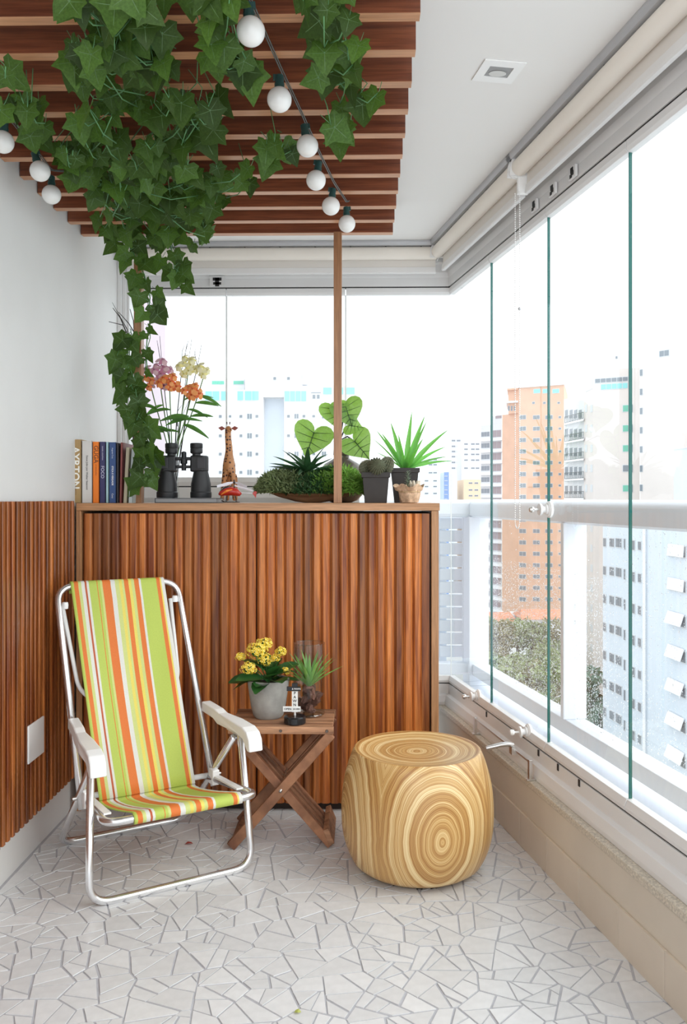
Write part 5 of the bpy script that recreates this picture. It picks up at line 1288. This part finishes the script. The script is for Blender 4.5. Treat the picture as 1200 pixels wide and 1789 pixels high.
# orange tower
b5 = bld('orange_tower', 'tall orange tower with rows of grey windows left of the white towers')
vol(b5, [bxy(877.2, 216), bxy(905, 212), bxy(905, 226), bxy(880, 230)], zv(724, 214), M['fac_o'], 'side_wing')
vol(b5, [bxy(905, 211), bxy(985, 205), bxy(992, 228), bxy(907, 232)], zv(673, 208), M['fac_o'])
part('roof_cornice', MB().prism([bxy(904, 210.5), bxy(986, 204.5), bxy(992, 228), bxy(906, 232)], zv(676, 208)-ZG, zv(672, 208)-ZG), M['slabw'], b5)
vol(b5, [bxy(888, 213), bxy(905, 211.5), bxy(905, 224), bxy(890, 226)], zv(682, 214), M['fac_o'], 'stair_tower', zv(724, 214))
part('stair_cornice', MB().prism([bxy(884, 212), bxy(905, 210.8), bxy(905, 226), bxy(886, 228)], zv(706, 214)-ZG, zv(703, 214)-ZG), M['slabw'], b5)
part('stair_cornice', MB().prism([bxy(886, 212), bxy(905, 210.8), bxy(905, 226), bxy(888, 228)], zv(684, 214)-ZG, zv(681, 214)-ZG), M['fac_o'], b5)
for u in (889, 894, 899): window(b5, (888, 213), (905, 211.5), u, 714, 3, 9)
A5, B5 = (905, 211), (985, 205)
for k in range(18):
    v = 729.5+19.8*k
    if v > 1062: break
    for u, w, h, s__ in ((913, 12, 8, 2), (937, 12, 7.5, 2), (959, 13, 7.5, 2), (978, 5, 4.5, 1)): window(b5, A5, B5, u, v, w, h, 'win_g', split=s__)
for u in (938, 954, 971): window(b5, A5, B5, u, 684, 12, 8, 'win_t')
for u in (932, 951, 976): window(b5, A5, B5, u, 704.5, 5, 4)
# white tower with iron balconies
b6 = bld('balcony_block', 'white block with dark iron balconies between orange tower and green windowed block')
vol(b6, [bxy(985, 141), bxy(1020, 133), bxy(1030, 150), bxy(992, 156)], zv(694, 137), M['fac_w'])
for k in range(12):
    v = 726+33*k*1.0; A_, B_ = (985, 141), (1020, 133)
    for u in (990, 998, 1006, 1014): window(b6, A_, B_, u, v-2, 5, 16, 'win_g')
    part('balcony_slab', MB().prism([bxy(986, 139), bxy(1019.5, 131), bxy(1019.5, 133), bxy(986, 141)], zv(v+15, 137)-ZG, zv(v+12, 137)-ZG), M['slabw'], b6)
    rm = MB(); z0, z1 = zv(v+12, 137)-ZG, zv(v+1, 137)-ZG; a, b = Vector(bxy(986.5, 139)), Vector(bxy(1019, 131.3))
    for i in range(13): p = a.lerp(b, i/12); rm.box(p.x-.03, p.x+.03, p.y-.03, p.y+.03, z0, z1)
    for z in (z0+.05, z1): rm.tube([(a.x, a.y, z), (b.x, b.y, z)], .05, n=4)
    part('balcony_rail', rm, M['rail_d'], b6)
# green windowed block
b7 = bld('corner_block', 'off white block with green blinds behind the third green glass edge')
c1, c2, c3 = (1020, 132), (1037, 126), (1117.5, 123)
vol(b7, [bxy(*c1), bxy(*c2), bxy(*c3), bxy(1114, 142), bxy(1030, 146)], zv(649, 126), M['fac_p'])
vol(b7, [bxy(1062, 128), bxy(1100, 127), bxy(1104, 140), bxy(1066, 141)], zv(616, 128), M['fac_w'], 'roof_room', zv(649, 126))
window(b7, c2, c3, 1068, 665, 56, 9, 'win_g', 'window_strip', split=6); window(b7, c2, c3, 1073, 676, 46, 11, 'win_t', 'window_strip', split=5); window(b7, c1, c2, 1029, 674, 12, 18, 'win_t', 'window_strip', split=2)
for k in range(14):
    v = 714.5+34.7*k
    window(b7, c1, c2, 1024, v, 3.6, 13, 'win_g'); window(b7, c1, c2, 1033.5, v, 3.6, 13, 'win_gr' if k in (1, 2, 6, 7, 8) else 'win_g')
    window(b7, c2, c3, 1093, v, 11, 13, 'win_gr' if k != 3 else 'win_g'); window(b7, c2, c3, 1104, v, 3, 14, 'win_g')
window(b7, (1062, 128), (1100, 127), 1077, 626, 4, 5)
b8 = bld('pink_block', 'largest pale pink block at the right edge with one slim window column')
vol(b8, [bxy(1118, 119), bxy(1290, 108), bxy(1310, 130), bxy(1121, 140)], zv(608, 117), M['fac_p'])
for k in range(13): window(b8, (1118, 119), (1290, 108), 1120.5, 652.5+33.3*k, 5, 12, 'win_g')
window(b8, (1118, 119), (1290, 108), 1160.5, 619, 17, 12, 'win_g', split=2); window(b8, (1118, 119), (1290, 108), 1240, 619, 17, 12, 'win_g', split=2)
# near white block below the handrail
b9 = bld('near_white_block', 'nearest bluish white block below the handrail with open awning windows')
A9, B9 = (1053, 89), (1260, 66)
def p9(u):
    a, b = Vector(bxy(*A9)), Vector(bxy(*B9)); d = b-a; r = ray(u, 871); t_ = (a.x*d.y-a.y*d.x)/(r.x*d.y-r.y*d.x); return (r.x*t_, r.y*t_)
vol(b9, [bxy(*A9), bxy(*B9), bxy(1330, 84), bxy(1090, 104)], zv(884, 80), M['fac_b'])
vol(b9, [p9(1177), p9(1250), bxy(1300, 80), bxy(1200, 88)], zv(786, 73), M['fac_b'], 'lift_tower', zv(884, 80))
part('lift_roof', MB().prism([(p9(1174)[0], p9(1174)[1]-.4), (p9(1252)[0], p9(1252)[1]-.4), bxy(1300, 80), bxy(1198, 88)], zv(786, 73)-ZG, zv(784, 73)-ZG), M['win_f'], b9)
for k in range(9):
    for u, v0, pv, w, h, s__ in ((1057, 947, 49, 5, 17, 1), (1069.5, 947.5, 50, 8, 17, 2), (1081.5, 948, 51, 10, 18, 2), (1092, 950, 52.5, 2.5, 19, 1), (1107, 952, 55, 5.5, 19, 1), (1118, 953, 56, 5.5, 17, 1)):
        window(b9, A9, B9, u, v0+pv*(k-1) if False else v0+pv*k, w, h, 'win_g', split=s__)
    v = 962+59.8*k
    o = window(b9, A9, B9, 1183, v, 30, 22, 'win_g', 'awning_window')
    a, b = Vector(p9(1169)), Vector(p9(1197)); z1, z0 = zv(v-10, 72)-ZG, zv(v+11, 72)-ZG; pr = .36 if k > 1 else .10
    d = (b-a).normalized(); n = Vector((d.y, -d.x)); n = n if n.y < 0 else -n
    q = [(a.x+n.x*.15, a.y+n.y*.15, z1), (b.x+n.x*.15, b.y+n.y*.15, z1), (b.x+n.x*(.15+pr), b.y+n.y*(.15+pr), z0), (a.x+n.x*(.15+pr), a.y+n.y*(.15+pr), z0)]
    mb = MB().add(q+[(x-n.x*.08, y-n.y*.08, z) for x, y, z in q], [(0, 1, 2, 3), (7, 6, 5, 4), (0, 4, 5, 1), (1, 5, 6, 2), (2, 6, 7, 3), (3, 7, 4, 0)])
    part('awning_sash', mb, M['slabw'], b9)
for u, w in ((1128, 2),):
    a = p9(u); part('downpipe', MB().tube([(a[0]-.2, a[1]-.2, 0), (a[0]-.2, a[1]-.2, 29)], .14, n=6), M['slabw'], b9)
# low houses with terracotta roofs behind the trees
for i, (u0, u1, y, vt, lab) in enumerate(((843, 902, 190, 1086, 'low white house with terracotta roof, left of two below the orange tower'), (912, 1010, 186, 1081, 'low white house with terracotta roof, right of two below the orange tower'))):
    t = bld('low_house', lab, 'house'); z = zv(vt, y)
    vol(t, rect(u0, u1, y, 9), z, M['fac_w'])
    x0, x1 = bxy(u0, y)[0]-.4, bxy(u1, y)[0]+.4
    mb = MB().add([(x0, y-.6, z-ZG), (x1, y-.6, z-ZG), (x1, y+9.6, z-ZG), (x0, y+9.6, z-ZG), (x0+1, y+4.5, z-ZG+1.6), (x1-1, y+4.5, z-ZG+1.6)], [(0, 1, 5, 4), (1, 2, 5), (2, 3, 4, 5), (3, 0, 4), (3, 2, 1, 0)])
    part('roof', mb, M['rooft'], t)
    for k in range(4): window(t, (u0, y), (u1, y), u0+8+k*(u1-u0-16)/3, vt+6, 5, 5)
t = bld('boundary_wall', 'white boundary wall with pillars in front of the orange tower base', 'wall')
a, b = bxy(840, 200), bxy(985, 196)
vol(t, [a, b, (b[0], b[1]+1), (a[0], a[1]+1)], zv(1074, 198), M['fac_w'])
for k in range(9):
    x = a[0]+(b[0]-a[0])*k/8; y = a[1]+(b[1]-a[1])*k/8; part('pillar', MB().box(x-.4, x+.4, y-.5, y+.2, 0, zv(1072, 198)-ZG+.5), M['slabw'], t)
# trees
M['bark_t'] = plain('tree_trunk', (.10, .08, .06), .9)
TL = [translucent_leaf('tree_crown_a', (.30, .36, .16), .7, vary=.1, noise=.3, nscale=.6, tl=.1), translucent_leaf('tree_crown_b', (.36, .33, .18), .7, vary=.1, noise=.3, nscale=.6, tl=.1), translucent_leaf('tree_crown_c', (.18, .26, .20), .7, vary=.1, noise=.3, nscale=.6, tl=.1)]
def crown(seed, r_, h, n, size):
    rr = random.Random(seed); mb = MB(); blobs = []
    for _ in range(9):
        a = rr.uniform(0, 6.28); q = rr.random()**.5*.62; blobs.append((q*math.cos(a)*r_, q*math.sin(a)*r_, h*rr.uniform(.35, .8), r_*rr.uniform(.34, .55)))
    for _ in range(n):
        b = rr.choice(blobs); d = Vector((rr.gauss(0, 1), rr.gauss(0, 1), rr.gauss(.2, 1))).normalized(); p = Vector(b[:3])+Vector((d.x, d.y, d.z*.75))*b[3]*rr.uniform(.75, 1.08)
        t_ = Vector((rr.gauss(0, 1), rr.gauss(0, 1), rr.gauss(0, .7))).normalized()*size*rr.uniform(.6, 1.4); w = t_.cross(d+Vector((rr.gauss(0, .4), rr.gauss(0, .4), 0))).normalized()*size*.45
        mb.add([p-t_, p-w, p+t_, p+w], [(0, 1, 2, 3)])
    return mb
TM = {}
k_lab = ['yellowish', 'olive', 'dark']
TREES = [(860, 160, 9, 4.2, 0), (882, 150, 9.5, 4.6, 1), (905, 158, 9.8, 4.8, 0), (928, 148, 9.5, 4.6, 0), (950, 152, 10, 4.8, 1), (962, 130, 9.0, 4.2, 0), (875, 128, 8.2, 4.2, 0), (903, 124, 8.6, 4.3, 0), (930, 120, 8.4, 4.2, 1), (957, 118, 9, 4.3, 0), (853, 136, 7.8, 4.0, 1),
         (1026, 98, 13.5, 3.4, 2), (1040, 92, 10.5, 2.9, 2), (1030, 78, 8.5, 2.9, 2), (1048, 84, 6.5, 2.4, 2)]
for i, (u, y, h, r_, kk) in enumerate(TREES):
    if kk == 2:
        lab = ('tall dark grey green tree beside the near white block', 'dark grey green tree, second from the near white block', 'lower dark tree partly behind the nearest rail post', 'smallest dark tree at the foot of the near white block')[i-11]; gr = 'dark trees beside the near white block'
    else:
        row = sorted(q[0] for q in TREES[:11] if (q[1] > 138) == (y > 138)); pos = row.index(u)
        lab = ('leafy olive' if kk else 'rounded green')+' tree below the orange tower, '+('far' if y > 138 else 'near')+' row, '+('leftmost', 'second from left', 'third from left', 'fourth from left', 'fifth from left', 'sixth from left', 'rightmost')[pos]; gr = 'trees below the orange tower'
    t = thing('tree', lab, 'tree', loc=(*bxy(u, y), ZG), rz=i*1.3, group=gr)
    key = (i % 4, round(h), kk)
    if key not in TM: TM[key] = crown(i, r_, h, 1500, .42).mesh('crown', TL[kk])
    link('crown', TM[key], t)
    part('trunk', MB().tube([(0, 0, 0), (.1, 0, h*.3), (0, .2, h*.6)], [.35, .28, .15], n=7), M['bark_t'], t, smooth='all')
# street kerb lines and a parked car
st_m = plain('road_asphalt', (.36, .37, .38), .9, noise=.08, nscale=.3)
road = struct(part('road', MB().prism([bxy(990, 112), bxy(1330, 48), bxy(1400, 56), bxy(1080, 125)], ZG+.001, ZG+.03), st_m))
for k in range(2): struct(part('trim_2', MB().prism([bxy(985-20*k, 110-4*k), bxy(1325-20*k, 47-2*k), bxy(1328-20*k, 47.6-2*k), bxy(986-20*k, 111-4*k)], ZG, ZG+.15), M['slabw']))
